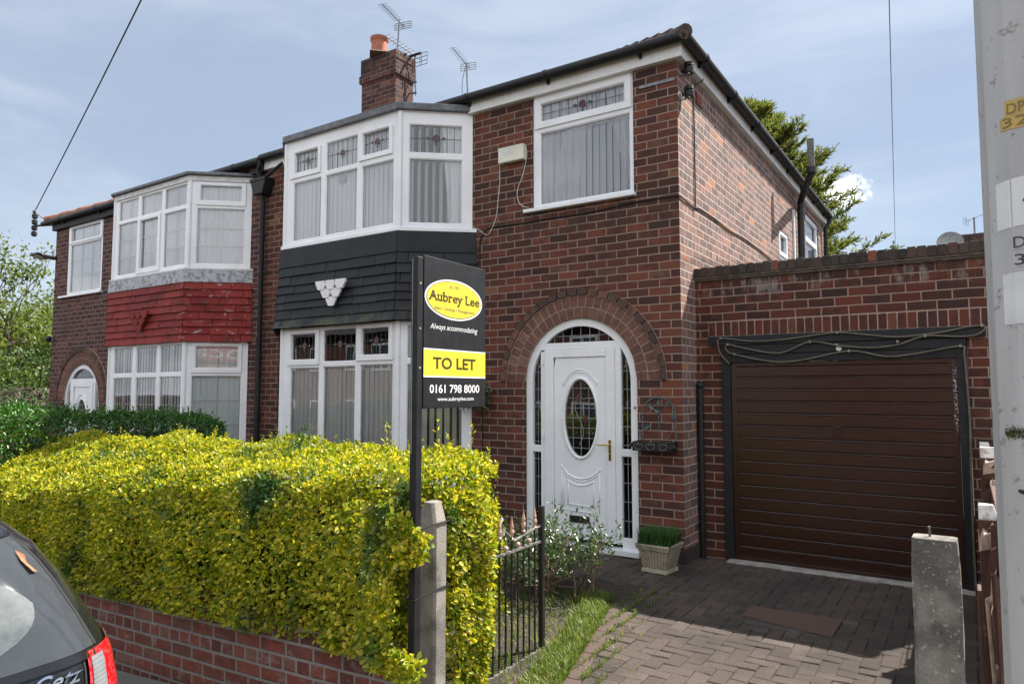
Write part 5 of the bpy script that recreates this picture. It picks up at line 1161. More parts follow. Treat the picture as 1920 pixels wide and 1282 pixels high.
# new shoots standing out of the top
def shoots(tops, g, n_leaf=(5, 11), h=(.05, .14), lean=.35, jit=.004):
    Q = []; D = []
    for p in tops:
        hh = g.uniform(*h); d = np.array([g.normal()*lean, g.normal()*lean, 1.]); d /= np.linalg.norm(d)
        for t in np.linspace(.1, 1, g.integers(*n_leaf)):
            an = g.uniform(0, 6.28); Q.append(p+d*hh*t+g.normal(size=3)*jit); D.append(d*.8+np.array([math.cos(an), math.sin(an), .2])*.8)
    return np.array(Q), np.array(D)
idx = np.where(Nn[:, 2] > .75)[0]; tp = P[g.choice(idx, 620)]
Q, D = shoots(tp, g, h=(.04, .10)); tall = np.array([(-1.55, -3.2, 1.16), (-2.05, -3.1, 1.13), (-.95, -3.05, 1.20), (-.92, -3.1, 1.20), (-.55, -3.0, 1.2), (-.62, -3.12, 1.2), (-3.0, -3.0, 1.07), (-3.4, -3.05, 1.05), (-2.9, -3.1, 1.07), (-1.75, -3.12, 1.15), (-.3, -2.98, 1.2)])
tall[:, 2] += .06; Q2, D2 = shoots(tall, g, (11, 18), (.14, .24), .12, .012)
leaves('foliage', P, Nn, .033, 'leaf_privet', HG, .62, g, lift=.8)
leaves('shoots', np.concatenate([Q, Q2]), np.concatenate([D, D2]), .026, 'leaf_privet', HG, .45, g, axis=np.concatenate([D, D2]))
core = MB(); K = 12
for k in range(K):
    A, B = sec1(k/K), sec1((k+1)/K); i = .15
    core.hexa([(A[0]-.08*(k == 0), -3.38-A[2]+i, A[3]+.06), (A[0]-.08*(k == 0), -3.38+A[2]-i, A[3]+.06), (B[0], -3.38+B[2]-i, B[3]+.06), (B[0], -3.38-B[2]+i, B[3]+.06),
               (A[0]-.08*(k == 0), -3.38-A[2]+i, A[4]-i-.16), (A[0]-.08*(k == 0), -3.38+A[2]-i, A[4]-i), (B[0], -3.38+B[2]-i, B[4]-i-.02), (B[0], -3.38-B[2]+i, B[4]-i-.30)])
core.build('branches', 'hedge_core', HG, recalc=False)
# darker hedge along the boundary between the two gardens
H2 = thing('hedge', (-6.3, -2, 0), 'dark green boxy hedge running to the red bay house', 'hedge')
def sec2(s): return (-5.98+.03*s, -3.9+2.8*s, .36*min(1, .85+.4*min(s, 1-s)), .1, 1.44-.14*s-.05*max(0, (s-.9)/.1)**2, (1, 0))
g = np.random.default_rng(78); P, Nn = hedge_leaves('h2', None, sec2, 3300, .03, '', 79)
m = 2600; Pe = np.stack([g.uniform(-6.3, -5.62, m), np.full(m, -1.1), g.uniform(.15, 1.26, m)], 1); P = np.concatenate([P, Pe]); Nn = np.concatenate([Nn, np.tile([0, 1., 0], (m, 1))])
Nn /= np.linalg.norm(Nn, axis=1, keepdims=True); P = P+Nn*(lump(P, g, .022, 4)-g.exponential(.025, len(P))+.02)[:, None]
leaves('foliage', P, Nn, .04, 'leaf_green', H2, .5, g, lift=.7)
Q, D = shoots(P[g.choice(np.where(Nn[:, 2] > .7)[0], 260)], g, h=(.04, .11)); leaves('shoots', Q, D, .034, 'leaf_green', H2, .45, g, axis=D)
MB().box(-6.17, -5.78, -3.8, -1.28, -.3, 1.14).build('branches', 'bark', H2)

# ------------------------------------------------------------------ shrub and grass by the drive
SH = thing('shrub', (-.45, -1.35, 0), 'straggly twiggy shrub with small green leaves in front of the door', 'shrub')
def limbs(mb, rng, p, d, L, r, depth, tips, spread=.55, up=.1, kids=(2, 3), shrink=.72, seg=3, nside=5):
    pts = [Vector(p)]; dd = Vector(d).normalized()
    for k in range(seg):
        dd = (dd+Vector((rng.gauss(0, .16), rng.gauss(0, .16), rng.gauss(0, .12)+up*.4))).normalized(); pts.append(pts[-1]+dd*L/seg)
    mb.tube(pts, [r*(1-.45*i/seg) for i in range(seg+1)], nside, False)
    if depth == 0:
        tips.append((pts[-1], dd)); tips.append((pts[-2], dd)); return
    for k in range(rng.randint(*kids)):
        e = (dd+Vector((rng.gauss(0, spread), rng.gauss(0, spread), rng.gauss(0, spread*.7)+up))).normalized()
        limbs(mb, rng, pts[-1] if k == 0 else pts[rng.randint(max(1, seg-2), seg)], e, L*shrink*rng.uniform(.8, 1.15), r*.58, depth-1, tips, spread, up, kids, shrink, seg, nside)
rng = random.Random(12); mb = MB(); tips = []
for k in range(26):
    a = rng.uniform(0, math.tau); x, y = -.74+rng.uniform(-.50, .40), -1.55+rng.uniform(-.42, .45)
    limbs(mb, rng, (x, y, -.02), (math.cos(a)*.75, math.sin(a)*.55, 1.0), rng.uniform(.19, .285), .010, 3, tips, .55, .06, (2, 3), .78)
mb.build('stems', 'twig', SH, recalc=False)
g = np.random.default_rng(8); T = np.array([list(t[0]) for t in tips]); Dn = np.array([list(t[1]) for t in tips])
mx = T[:, 2] > .22; sel = np.where(mx | (g.random(len(T)) < .35))[0]; rep = np.repeat(sel, 5); P = T[rep]+g.normal(size=(len(rep), 3))*.022
leaves('foliage', P, Dn[rep], .042, 'leaf_shrub', SH, .42, g, lift=.6)
g = np.random.default_rng(9); n = 9000; yy = g.uniform(-3.7, -1.35, n); xl = np.array([dleft(y) for y in yy])-.055; wd = np.where(g.random(n) < .8, .22, .8); xx = xl-g.random(n)**1.2*wd
blades('grass', np.stack([xx, yy, np.full(n, -.03)], 1), .095, 'grass_blade', None, g, .0035, .75); o = bpy.data.objects['grass.001'] if 'grass.001' in bpy.data.objects else bpy.data.objects['grass']
tag(o, 'rough green grass between the open gate and the drive', 'grass', kind='stuff')
n = 620; yy = g.uniform(-2.9, -1.0, n); xx = np.array([dleft(max(-3.7, min(-1.61, y))) for y in yy])+np.abs(g.normal(0, .10, n)); xx = np.round(xx/.1)*.1+g.normal(0, .006, n)
tag(blades('weeds', np.stack([xx, yy, np.full(n, -.01)], 1), .055, 'grass_blade', None, g, .0035, 1.1), 'small weeds growing in the joints along the drive edge', 'weeds', kind='stuff')

# ------------------------------------------------------------------ boundary fence, right
FN = thing('fence', (2.40, -1.5, 0), 'decaying brown timber fence with broken pale rails along the drive', 'fence')
rng = random.Random(6)
for (x0, x1, y0, y1, z1) in ((2.33, 2.41, -2.62, -2.55, 1.13), (2.36, 2.46, -1.02, -.94, 1.285), (2.37, 2.45, .22, .30, 1.24)):
    p = MB().box(x0, x1, y0, y1, -.3, z1-.075).build('post', 'wood_brown', FN, bevel=.004); MB().hexa([(x0, y0, z1-.075), (x1, y0, z1-.075), (x1, y1, z1-.075), (x0, y1, z1-.075), (x0, y0, z1-.005), (x1-.02, y0, z1), (x1-.02, y1, z1-.008), (x0, y1, z1-.004)]).build('post_cap', 'wood_white', p, bevel=.006)
mb = MB(); 
for (ya, yb, z, h, x) in ((-3.55, .25, .98, .10, 2.40), (-3.55, .25, .30, .09, 2.405)): mb.box(x, x+.045, ya, yb, z, z+h)
mb.build('rails', 'wood_brown', FN, bevel=.004)
mb = MB(); y = -3.52
while y < .2:
    w = rng.uniform(.085, .10); top = rng.uniform(.72, 1.08); mb.hexa([(2.375+rng.uniform(-.006, .006), y, -.05), (2.395, y, -.05), (2.395, y+w, -.05), (2.375, y+w, -.05), (2.375+rng.uniform(-.02, .02), y, top), (2.40, y, top+rng.uniform(-.05, .05)), (2.40, y+w, top-rng.uniform(0, .12)), (2.38, y+w, top)]); y += w+rng.uniform(.006, .03)
mb.build('boards', 'wood_brown', FN, bevel=.002)
mb = MB()
for (y0, y1, z0, z1, x0, x1, tw) in ((-2.75, -2.48, .935, 1.03, 2.325, 2.385, .02), (-1.2, -.9, 1.12, 1.21, 2.37, 2.43, .015), (-2.9, -2.75, .66, .93, 2.355, 2.372, .02), (-3.1, -3.02, .45, .80, 2.352, 2.368, -.015), (-3.3, -3.24, .2, .62, 2.35, 2.362, .01), (-1.4, -1.3, .8, 1.1, 2.395, 2.41, .02), (-3.45, -3.40, .12, .5, 2.352, 2.364, .012)):
    mb.hexa([(x0, y0, z0), (x1, y0, z0+tw), (x1, y1, z0), (x0, y1, z0+tw*2), (x0+tw, y0, z1-tw), (x1+tw, y0, z1+tw*.5), (x1, y1, z1-tw*1.5), (x0+tw, y1, z1)])
mb.each('broken_piece', 'wood_raw', FN, bevel=.004)
MB().box(2.312, 2.326, -3.40, -3.30, -.1, .92).build('loose_board', 'wood_brown', FN, bevel=.003)

# ------------------------------------------------------------------ telephone pole at the right edge
PX, PY, R0 = 2.492, -4.28, .128
TP = thing('utility_pole', (PX, PY, 0), 'pale grey faceted pole with number plates at the right edge', 'pole')
NS = 12
def pole_r(z): return R0*(1-.016*(z-1.6))
AOFF = math.atan2(PY-CAM.y, PX-CAM.x)  # facets are turned so that an arris lies on the left limb
A0 = AOFF+math.pi/2+math.pi/NS*.1
def pole_pt(s, z, off=0.):
    """s: distance round the pole from the left limb, towards the street"""
    r = pole_r(z); w = 2*r*math.sin(math.pi/NS); k = s/w; i = math.floor(k); t = k-i
    p = lambda j: Vector((PX+r*math.cos(A0+j*math.tau/NS), PY+r*math.sin(A0+j*math.tau/NS), z))
    q = p(i).lerp(p(i+1), t); am = A0+(i+.5)*math.tau/NS; return tuple(q+Vector((math.cos(am), math.sin(am), 0))*off)
mb = MB(); zs = [-.3+.45*k for k in range(20)]
mb.add([(PX+pole_r(z)*math.cos(A0+j*math.tau/NS), PY+pole_r(z)*math.sin(A0+j*math.tau/NS), z) for z in zs for j in range(NS)], [(k*NS+j, k*NS+(j+1) % NS, (k+1)*NS+(j+1) % NS, (k+1)*NS+j) for k in range(len(zs)-1) for j in range(NS)]+[tuple(range((len(zs)-1)*NS, len(zs)*NS))])
shaft = mb.build('shaft', 'pole_paint', TP, bevel=.004)
def wrap(name, s0, s1, z0, z1, off, mat, parent, skew=0., n=14):
    w = MB(); e = []
    for i in range(n+1):
        s = s0+(s1-s0)*i/n; e.append((pole_pt(s, z0+skew*(s-s0), off), pole_pt(s, z1+skew*(s-s0), off)))
    w.add([p for q in e for p in q], [(2*i, 2*i+2, 2*i+3, 2*i+1) for i in range(n)]); return w.build(name, mat, parent, recalc=False)
def ptext(s, s0, s1, z0, z1, mat, parent, off=.0022): return text(s, None, s0, s1, z0, z1, 0, mat, parent, bold=.0, mapf=lambda u, v: pole_pt(u, v, off))
Z_ = lambda py: 1.65+(725-py)/1296.27*1.89
S_ = lambda k: .0663*k
y1_ = wrap('number_plate', 0.125, 0.175, Z_(250), Z_(222), .0012, 'label_yellow', shaft); ptext('DP', 0.131, 0.170, Z_(246), Z_(228), 'ink_faded', y1_)
y2_ = wrap('number_plate', 0.111, 0.213, Z_(273), Z_(249), .0013, 'label_yellow', shaft); ptext('326', 0.118, 0.208, Z_(269), Z_(252), 'ink_faded', y2_)
wl = wrap('blank_label', 0.088, 0.258, Z_(446), Z_(362), .0012, 'label_white', shaft, .06)
dirt = MB(); g = random.Random(9)
for k in range(60):
    p = Vector(pole_pt(.172+g.gauss(0, .008), Z_(406)+g.gauss(0, .004), .0022)); q = .004
    dirt.add([tuple(p+Vector((g.gauss(0, q), g.gauss(0, q), g.gauss(0, q)))) for _ in range(3)], [(0, 1, 2)])
dirt.build('dirt_patch', 'moss', wl, recalc=False)
n1_ = wrap('number_plate', 0.127, 0.184, Z_(484), Z_(459), .0012, 'pole_paint', shaft); ptext('DP', 0.132, 0.180, Z_(481), Z_(462), 'ink', n1_)
n2_ = wrap('number_plate', 0.127, 0.228, Z_(514), Z_(488), .0012, 'pole_paint', shaft); ptext('326', 0.133, 0.220, Z_(511), Z_(492), 'ink', n2_)
bl = wrap('barcode_label', 0.097, 0.258, Z_(612), Z_(524), .0012, 'label_white', shaft, .03)
for k in range(11): wrap('printed_line', .166, .166+(.03 if k % 3 else .055), Z_(536+4*k), Z_(535+4*k), .0021, 'ink', bl, 0, 3)
mo = MB(); g = random.Random(4)
for k in range(420):
    s = .085+abs(g.gauss(0, .05)); z = Z_(797)+g.gauss(0, .012)*(1-s*3); p = Vector(pole_pt(s, z, .001)); q = g.uniform(.0015, .004)
    mo.add([tuple(p+Vector((g.gauss(0, q), g.gauss(0, q), g.gauss(0, q)))) for _ in range(3)], [(0, 1, 2)])
mo.build('moss', 'moss', shaft, recalc=False)
r = pole_r(1.45)+.004
tag(MB().tube(smooth_path([(2.41, .30, 1.19), (2.42, -1.2, 1.17), (2.42, -3.0, 1.42), (2.40, -4.2, 1.405), (2.45, -4.43, 1.40), (2.56, -4.43, 1.39)]), .005, 6).build('cable', 'black_plastic', None, smooth=True), 'thin black cable tied round the pole near the fence top', 'cable')

# ------------------------------------------------------------------ aerials, overhead wires, distant things
def aerial(label, base, top, bdir, L, n, refl=(.34, .12), el=.17, back=.14, extra=False, mr=.012):
    t = thing('tv_aerial', base, label, 'aerial', 'television aerials above the roofs')
    base, top = Vector(base), Vector(top); b = Vector(bdir).normalized(); s = Vector((0, 0, 1)).cross(b).normalized(); u = Vector((0, 0, 1))
    MB().tube([base, top+u*.04], mr, 8).build('mast', 'aerial_metal', t); c = top
    bm_ = MB().tube([c-b*back, c+b*L], .0085, 6).build('boom', 'aerial_metal', t); mb = MB()
    for k in range(n): p = c+b*(.06+(L-.07)*k/(n-1)); mb.tube([p-s*el/2, p+s*el/2], .0035, 5)
    mb.build('elements', 'aerial_metal', bm_); mb = MB(); w, h = refl; cb = c-b*back
    for q in (-1, -.35, .35, 1): mb.tube([cb+u*(q*h/2)-s*w/2, cb+u*(q*h/2)+s*w/2], .006, 5)
    for q in (-1, -.12, .12, 1): mb.tube([cb+s*(q*w/2)-u*h/2, cb+s*(q*w/2)+u*h/2], .0055, 5)
    mb.build('reflector', 'aerial_metal', t)
    if extra:
        mb = MB(); mb.tube([c+b*.02-s*.16, c+b*.02+s*.16], .022, 6); mb.build('dipole', 'black_plastic', t)
    return t
aerial('tall aerial on a mast rising behind the chimney top', (-6.07, 2.44, 7.62), (-6.05, 2.47, 8.31), (.20, -.80, .0), .62, 12)
a2 = aerial('aerial on brackets fixed to the right side of the chimney', (-5.76, 2.60, 6.92), (-5.78, 2.60, 7.66), (.02, -.84, .02), .78, 9, (.30, .22), .2, .16, True)
MB().tube([(-5.87, 2.55, 7.16), (-5.74, 2.61, 7.17)], .014, 6).tube([(-5.87, 2.55, 6.96), (-5.74, 2.61, 6.97)], .014, 6).tube(smooth_path([(-5.77, 2.6, 7.1), (-5.84, 2.5, 7.05), (-5.80, 2.6, 6.95)]), .006, 5).build('bracket', 'aerial_metal', a2)
a3 = aerial('small aerial on a thin mast above the gutter right of the chimney', (-6.42, 5.1, 6.7), (-6.52, 5.1, 8.70), (.20, -.78, .02), .75, 10, (.36, .15), .18, .10, False, .016)
MB().tube(smooth_path([(-6.53, 5.08, 8.66), (-6.56, 5.0, 8.2), (-6.50, 5.0, 7.5), (-6.47, 5.05, 6.8)]), .006, 5).build('lead_wire', 'black_plastic', a3)
def wire(a, b, sag, r, label):
    a, b = Vector(a), Vector(b); tag(MB().tube([a.lerp(b, k/30)-Vector((0, 0, sag*4*(k/30)*(1-k/30))) for k in range(31)], r, 5).build('overhead_wire', 'black_plastic', None), label, 'wire')
wire((-13.45, -.28, 5.28), (2.45, -4.5, 7.55), .12, .009, 'overhead wire rising from the far left eaves')
wire((1.79, 1.5, 7.0), (-.17, 28, 6.5), .10, .0065, 'thin overhead wire dropping behind the garage parapet')
DH = thing('distant_house', (4, 27, 0), 'distant house whose chimney just shows above the garage parapet by the pole', 'house')
MB().box(-2, 12, 24, 32, -1, 4.6).build('wall', 'brick_opposite', DH); mb = MB(); mb.quad((-2.3, 23.6, 4.6), (12.3, 23.6, 4.6), (9, 28, 6.6), (1, 28, 6.6)); mb.quad((12.3, 32.4, 4.6), (-2.3, 32.4, 4.6), (1, 28, 6.6), (9, 28, 6.6)); mb.quad((-2.3, 32.4, 4.6), (-2.3, 23.6, 4.6), (1, 28, 6.6)); mb.quad((12.3, 23.6, 4.6), (12.3, 32.4, 4.6), (9, 28, 6.6))
mb.build('roof', 'opp_roof', DH); MB().box(2.25, 3.25, 25.6, 26.6, 5, 7.75).build('chimney', 'brick_chimney', DH)
t = thing('satellite_dish', (1.9, 25.4, 7), 'round grey satellite dish showing above the garage parapet', 'satellite dish')
mb = MB(); c = Vector((1.93, 25.3, 7.42)); nrm = Vector((.12, -1, .2)).normalized(); e1 = nrm.orthogonal().normalized(); e2 = nrm.cross(e1); rings = [(0, .10), (.2, .085), (.38, .03), (.47, .0)]
vs = [tuple(c-nrm*dz+(e1*math.cos(math.tau*j/20)+e2*math.sin(math.tau*j/20))*rr_) for rr_, dz in rings for j in range(20)]
mb.add(vs, [(k*20+j, k*20+(j+1) % 20, (k+1)*20+(j+1) % 20, (k+1)*20+j) for k in range(3) for j in range(20)]); mb.build('dish', 'grey_metal', t, smooth=True)
MB().tube([c+nrm*-.1, c-nrm*.3+Vector((.2, 0, -.1)), Vector((2.3, 25.7, 7.3))], .03, 6).build('arm', 'grey_metal', t)
aerial('tiny distant aerial above the garage parapet next to the dish', (2.75, 26.1, 7.6), (2.75, 26.1, 8.45), (.9, -.35, .25), 1.0, 6, (.5, .3), .3, .3, False, .03)

# ------------------------------------------------------------------ trees
def conifer(loc, h, r, label, seed):
    t = thing('conifer_tree', loc, label, 'tree'); rng = random.Random(seed); g = np.random.default_rng(seed); lx, ly, lz = loc
    MB().tube([(lx, ly, lz-.5), (lx, ly, lz+h*.5), (lx+.1, ly, lz+h)], [.26, .17, .02], 8).build('trunk', 'bark', t)
    mb = MB(); P = []; A = []
    nb = 400
    for k in range(nb):
        f = (k+rng.random())/nb; z = lz+h*(.10+.88*f); Lb = r*(1-f)**.75*rng.uniform(.5, 1.12)+.25; an = rng.uniform(0, math.tau); an = rng.uniform(-1.6, 1.6) if math.cos(an) < -.2 and rng.random() < .6 else an; up = .20+.75*f+rng.uniform(-.08, .15)
        pts = []; p = Vector((lx, ly, z)); d = Vector((math.cos(an), math.sin(an), up*.35)).normalized(); ns = 7
        for q in range(ns+1):
            pts.append(p.copy()); p = p+d*Lb/ns; d = (d+Vector((rng.gauss(0, .07), rng.gauss(0, .07), .02+.085*(q > 3)))).normalized()
        mb.tube(pts, [.03*(1-q/ns*.85) for q in range(ns+1)], 4, False)
        for q in range(1, ns+1):
            fr = q/ns
            for s in range(int(11+8*fr)):
                b = pts[q].lerp(pts[q-1], rng.random()); dd = (pts[q]-pts[q-1]).normalized(); sd = Vector((rng.gauss(0, .75), rng.gauss(0, .75), rng.gauss(.10, .32))); e = (dd*1.0+sd).normalized(); Ls = rng.uniform(.12, .42)*(1.15-.5*fr)
                for w in range(7): P.append(b+e*Ls*(w/6)+Vector((rng.gauss(0, .012),)*3)); A.append(e+Vector((rng.gauss(0, .4), rng.gauss(0, .4), rng.gauss(.1, .3))))
    mb.build('branches', 'bark', t, recalc=False); P = np.array([list(p) for p in P]); A = np.array([list(p) for p in A])
    leaves('foliage', P, A, .12, 'leaf_conifer', t, .26, g, axis=A)
conifer((-3.05, 14.5, -.3), 10.6, 5.4, 'tall feathery conifer rising behind the side of the house', 5)
def broadleaf(loc, h, label, seed, mat, L0, leafn, lsize, depth=4, r0=.12, spread=.5, lean=(0, 0), name='tree', kids=(2, 3), trunkmat='bark', lumpy=.12, stems=1, shrink=.74):
    t = thing(name, loc, label, 'tree' if name == 'tree' else 'bush'); rng = random.Random(seed); g = np.random.default_rng(seed); mb = MB(); tips = []
    for k in range(stems):
        o = Vector(loc)+Vector((rng.uniform(-.4, .4), rng.uniform(-.4, .4), 0))*(stems > 1)
        limbs(mb, rng, o, (lean[0]+rng.uniform(-.3, .3)*(stems > 1), lean[1]+rng.uniform(-.3, .3)*(stems > 1), 1), L0, r0, depth, tips, spread, .10, kids, shrink, 3, 5)
    mb.build('trunk', trunkmat, t, recalc=False); T = np.array([list(q[0]) for q in tips]); Dn = np.array([list(q[1]) for q in tips])
    rep = np.repeat(np.arange(len(T)), leafn); P = T[rep]+g.normal(size=(len(rep), 3))*lumpy; leaves('crown', P, Dn[rep], lsize, mat, t, .55, g, lift=.4); return t
broadleaf((-19.6, 2.2, -1.2), 6, 'half bare tree with sparse fresh leaves at the left edge', 3, 'leaf_spring', 2.35, 13, .11, 5, .10, .42, (-.1, 0), kids=(2, 3), lumpy=.10)
broadleaf((-21.0, 3.6, -1.2), 6, 'leafy light green tree behind the left end of the houses', 9, 'leaf_spring', 1.95, 26, .16, 5, .10, .6, kids=(2, 3), lumpy=.28)
broadleaf((-18.0, 1.4, -1.2), 4, 'dense green tree left of the house corner', 14, 'leaf_spring', 1.5, 24, .13, 5, .09, .6, kids=(2, 3), lumpy=.2)
def bush(loc, rx, ry, rz, label, seed, mat, n, size):
    t = thing('bush', loc, label, 'bush'); g = np.random.default_rng(seed); d = g.normal(size=(n, 3)); d[:, 2] = np.abs(d[:, 2])*.9-.1; d /= np.linalg.norm(d, axis=1, keepdims=True)
    P = np.array(loc)+d*np.array([rx, ry, rz])*(1-g.exponential(.05, n))[:, None]; P = P+d*lump(P, g, .13*min(rx, rz), 2.2)[:, None]; leaves('crown', P, d, size, mat, t, .5, g, lift=.5)
    rng = random.Random(seed); mb = MB(); tips = []
    for k in range(5): limbs(mb, rng, Vector(loc)+Vector((rng.uniform(-.3, .3), rng.uniform(-.3, .3), -.3)), (rng.uniform(-.7, .7), rng.uniform(-.7, .7), 1), rz*.5, .05, 2, tips)
    mb.build('stems', 'bark', t, recalc=False); MB().lathe([(rx*.1, 0), (rx*.72, rz*.15), (rx*.7, rz*.55), (rx*.3, rz*.8)], loc, 12).build('inner_twigs', 'bark', t)
bush((-16.7, .9, -.9), 1.8, 1.6, 3.3, 'round dark green bush just left of the house corner', 4, 'leaf_bush', 9000, .10)
bush((-19.2, 1.0, -1.1), 2.0, 1.8, 3.3, 'broad green bush at the left edge behind the hedge', 6, 'leaf_bush', 9000, .10)
bush((-22.5, 3.0, -1.1), 3.4, 2.5, 5.3, 'large pale green bush far behind at the left edge', 7, 'leaf_spring', 9000, .17)
bush((-30, 6.0, -1.1), 4.5, 3, 6.4, 'tall pale green bank of foliage farthest behind at the left edge', 17, 'leaf_spring', 9000, .2)

# ------------------------------------------------------------------ parked car, bottom left
CR = thing('parked_car', (-2.1, -5.83, -.25), 'black hatchback seen from behind at the lower left corner', 'car')
CZ = -.275; CX = -.235; CY = -5.845     # ground, rear bumper, centre line
KEY = [  # height, inset of the tail, half width, tail corner radius, nose x (from the tail)
 (.16, .07, .74, .20, 3.72), (.28, .01, .80, .24, 3.80), (.45, .0, .825, .27, 3.82), (.58, .02, .83, .28, 3.78), (.63, .055, .83, .28, 3.74), (.80, .075, .83, .29, 3.55), (.93, .105, .815, .29, 3.0), (.99, .13, .80, .30, 2.75),
 (1.10, .19, .755, .30, 2.45), (1.22, .27, .70, .30, 2.15), (1.33, .36, .635, .30, 1.9), (1.395, .44, .58, .30, 1.72), (1.43, .53, .53, .30, 1.6), (1.455, .68, .45, .28, 1.45), (1.465, .9, .34, .25, 1.3)]
def cs(z):
    z = max(KEY[0][0], min(KEY[-1][0], z))
    for i, (a, b) in enumerate(zip(KEY, KEY[1:])):
        if z <= b[0]:
            t = (z-a[0])/(b[0]-a[0]); return [a[k]+(b[k]-a[k])*t for k in range(1, 5)]
def surf(s, z, off=0.):
    """point on the body: s is measured across the tail from the centre line and on round the right-hand corner"""
    r, w, c, f = cs(z); sg = 1 if s >= 0 else -1; s = abs(s); bow = .05
    flat = w-c; arc_ = c*math.pi/2
    if s <= flat: px, py, nx, ny = r+bow*(s/w)**2, s, 1., 0.
    elif s <= flat+arc_:
        a = (s-flat)/c; px = r+bow*(flat/w)**2+c*(1-math.cos(a)); py = flat+c*math.sin(a); nx, ny = math.cos(a), math.sin(a)
    else: px = r+bow*(flat/w)**2+c+(s-flat-arc_); py = w; nx, ny = 0., 1.
    return (CX-px+nx*off, CY+sg*(py+ny*off), CZ+z+off*.25)
zs = sorted({k[0] for k in KEY} | {.16+.03*i for i in range(44) if .16+.03*i < 1.465}); mb = MB(); rows = []
for z in zs:
    r, w, c, f = cs(z); pl_ = []
    smax = (w-c)+c*math.pi/2; S_list = [smax*i/18 for i in range(19)]
    right = [surf(s, z) for s in S_list]; right += [(CX-(right[0][0]*0+f)+(.0), CY+w*.98, CZ+z), (CX-f-.12, CY+w*.6, CZ+z), (CX-f-.18, CY, CZ+z)]
    left = [(x, 2*CY-y, zz) for x, y, zz in right]; rows.append(right+left[::-1][1:-1])
n = len(rows[0]); mb.add([p for r in rows for p in r], [(k*n+i, k*n+(i+1) % n, (k+1)*n+(i+1) % n, (k+1)*n+i) for k in range(len(rows)-1) for i in range(n)]+[tuple(range((len(rows)-1)*n, len(rows)*n)), tuple(range(n))])
body = mb.build('body', 'car_paint', CR, smooth=True)
def patch(name, sf0, sf1, z0, z1, off, mat, parent, ns=24, nz=16, mirror=False, smooth=True):
    m = MB()
    for sg in ((1, -1) if mirror else (1,)):
        k = len(m.v); m.add([surf(sg*(sf0(z)+(sf1(z)-sf0(z))*i/ns), z, off) for j in range(nz+1) for z in [z0+(z1-z0)*j/nz] for i in range(ns+1)], [(j*(ns+1)+i, j*(ns+1)+i+1, (j+1)*(ns+1)+i+1, (j+1)*(ns+1)+i) for j in range(nz) for i in range(ns)])
    return m.build(name, mat, parent, smooth=smooth)
gl_edge = lambda z: .70-.36*(z-.985)-.25*max(0, z-1.28)
rw = patch('rear_window', lambda z: -gl_edge(z), gl_edge, .985, 1.375, .004, 'car_glass', CR, 40, 14)
pn_edge = lambda z: (.50-.02*abs(z-1.1))*math.sqrt(max(0, 1-(abs(z-1.17)/.172)**2.5))*(1-.25*max(0, z-1.17)/.17)
patch('clear_area', lambda z: -pn_edge(z), pn_edge, 1.005, 1.335, .0075, 'car_glass_pale', rw, 30, 16)
for q_ in (1, -1): patch('window_seal', lambda z: q_*gl_edge(z), lambda z: q_*(gl_edge(z)+.014), .985, 1.38, .006, 'rubber', rw, 2, 16)
patch('roof_spoiler', lambda z: -(gl_edge(z)+.01), lambda z: gl_edge(z)+.01, 1.378, 1.418, .012, 'car_paint', CR, 40, 4)
patch('window_ledge', lambda z: -.72, lambda z: .72, .955, .984, .010, 'car_paint', CR, 40, 3)
lt = lambda z: .64+.03*abs(z-.8)
tl = patch('tail_light', lt, lambda z: 1.10-.50*max(0, z-.80)-.1*max(0, .7-z), .60, .975, .010, 'lens_red', CR, 16, 12, False)
patch('clear_lens', lambda z: lt(z)+.014, lambda z: lt(z)+.085-.02*max(0, z-.8), .605, .955, .0125, 'lens_clear', tl, 6, 10)
tl2 = patch('tail_light', lambda z: -lt(z), lambda z: -(1.10-.50*max(0, z-.80)-.1*max(0, .7-z)), .60, .975, .010, 'lens_red', CR, 16, 12)
patch('tailgate_seam', lambda z: lt(z)-.012, lambda z: lt(z)-.005, .60, .955, .002, 'rubber', CR, 1, 10, True)
patch('bumper_seam', lambda z: -.9, lambda z: .9, .592, .600, .003, 'rubber', CR, 50, 1)
text('Getz', None, .45, .62, .898, .948, 0, 'chrome', CR, bold=.012, shear=.45, name='badge', mapf=lambda u, v: surf(u, v, .008))
patch('worn_sticker', lambda z: .02, lambda z: .37, .88, .954, .0035, 'worn_sticker', CR, 10, 4)
mb = MB()
mb.add([surf(.50, 1.335, .012), surf(.52, 1.315, .02), surf(.525, 1.29, .012), surf(.55, 1.255, .014), surf(.525, 1.262, .02), surf(.505, 1.30, .013)], [(0, 1, 2), (2, 3, 4), (0, 2, 5), (2, 4, 5)])
tag(mb.build('fallen_leaf', 'leaf_litter', None, recalc=False), 'curled orange leaf stuck on the car rear window', 'leaf')
for x in (-.95, -3.45):
    for s in (-1, 1):
        w = MB().tube([(CX+.35+x-.0, CY+s*.62, CZ+.29), (CX+.35+x, CY+s*.80, CZ+.29)], .29, 24).build('wheel', 'rubber', CR); MB().tube([(CX+.35+x, CY+s*.79, CZ+.29), (CX+.35+x, CY+s*.812, CZ+.29)], .19, 20).build('rim', 'rim', w)

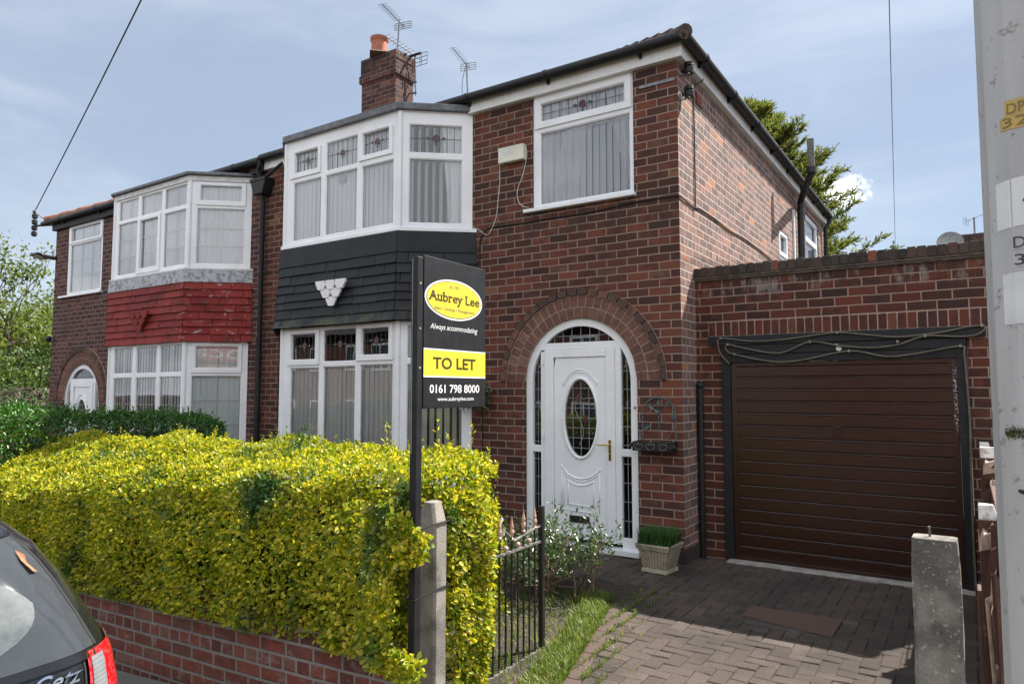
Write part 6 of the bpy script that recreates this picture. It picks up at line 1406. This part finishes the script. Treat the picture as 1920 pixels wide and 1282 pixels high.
# ------------------------------------------------------------------ across the road: what the windows mirror
SHP = thing('shop', (3, -23, -.1), 'brick shop with red and orange signs across the road', 'shop')
MB().box(-4, 10, -30, -20, -.4, 6.5).build('wall', 'brick_opposite', SHP); MB().box(-4.2, 10.2, -30.2, -19.8, 6.5, 6.8).build('roof', 'opp_roof', SHP)
r_ = MB().box(-3, 9, -20.001, -19.8, 2.95, 3.85).build('shop_fascia', 'opp_red', SHP); o_ = MB().box(-3, 9, -20.001, -19.85, 2.25, 2.75).build('shop_fascia', 'opp_orange', SHP)
FO = FR((0, -19.79), (-1, 0)); text('Local', FO, -4.6, -1.2, 3.1, 3.65, .0, 'opp_white', r_); text('OFFICE', FO, -3.9, -1.9, 2.35, 2.65, -.05, 'opp_white', o_)
MB().box(-3, 9, -20.001, -19.95, .2, 2.1).build('window', 'opp_glass', SHP)
for k in range(3): MB().box(-2.5+4*k, -1+4*k, -20.001, -19.94, 4.6, 5.8).build('window', 'opp_white', SHP)
for j, (x, lb) in enumerate(((-14, 'nearer brick house'), (-27, 'farther brick house'))):
    t = thing('opposite_house', (x, -24, -1), lb+' across the road with white windows', 'house', 'houses across the road')
    MB().box(x-5.5, x+5.5, -29, -20.5, -2, 4.6).build('wall', 'brick_opposite', t); m = MB(); A, B, C_, D, R1, R2 = (x-5.8, -20.1, 4.6), (x+5.8, -20.1, 4.6), (x+5.8, -29.4, 4.6), (x-5.8, -29.4, 4.6), (x-2.5, -24.7, 7.4), (x+2.5, -24.7, 7.4)
    m.quad(A, B, R2, R1); m.quad(B, C_, R2); m.quad(C_, D, R1, R2); m.quad(D, A, R1); m.build('roof', 'opp_roof', t)
    for xx in (-3.8, -1.2, 1.6, 3.6):
        for z in (-.2, 2.7):
            w = MB().box(x+xx, x+xx+1.3, -20.501, -20.42, z, z+1.35).build('window', 'opp_white', t); MB().box(x+xx+.1, x+xx+.62, -20.43, -20.41, z+.1, z+1.25).box(x+xx+.7, x+xx+1.2, -20.43, -20.41, z+.1, z+1.25).build('pane', 'opp_glass', w)
broadleaf((-7.0, -17.5, -.7), 6, 'street tree across the road between shop and house', 23, 'leaf_spring', 1.7, 14, .16, 5, .12, .5, kids=(2, 3), lumpy=.2)
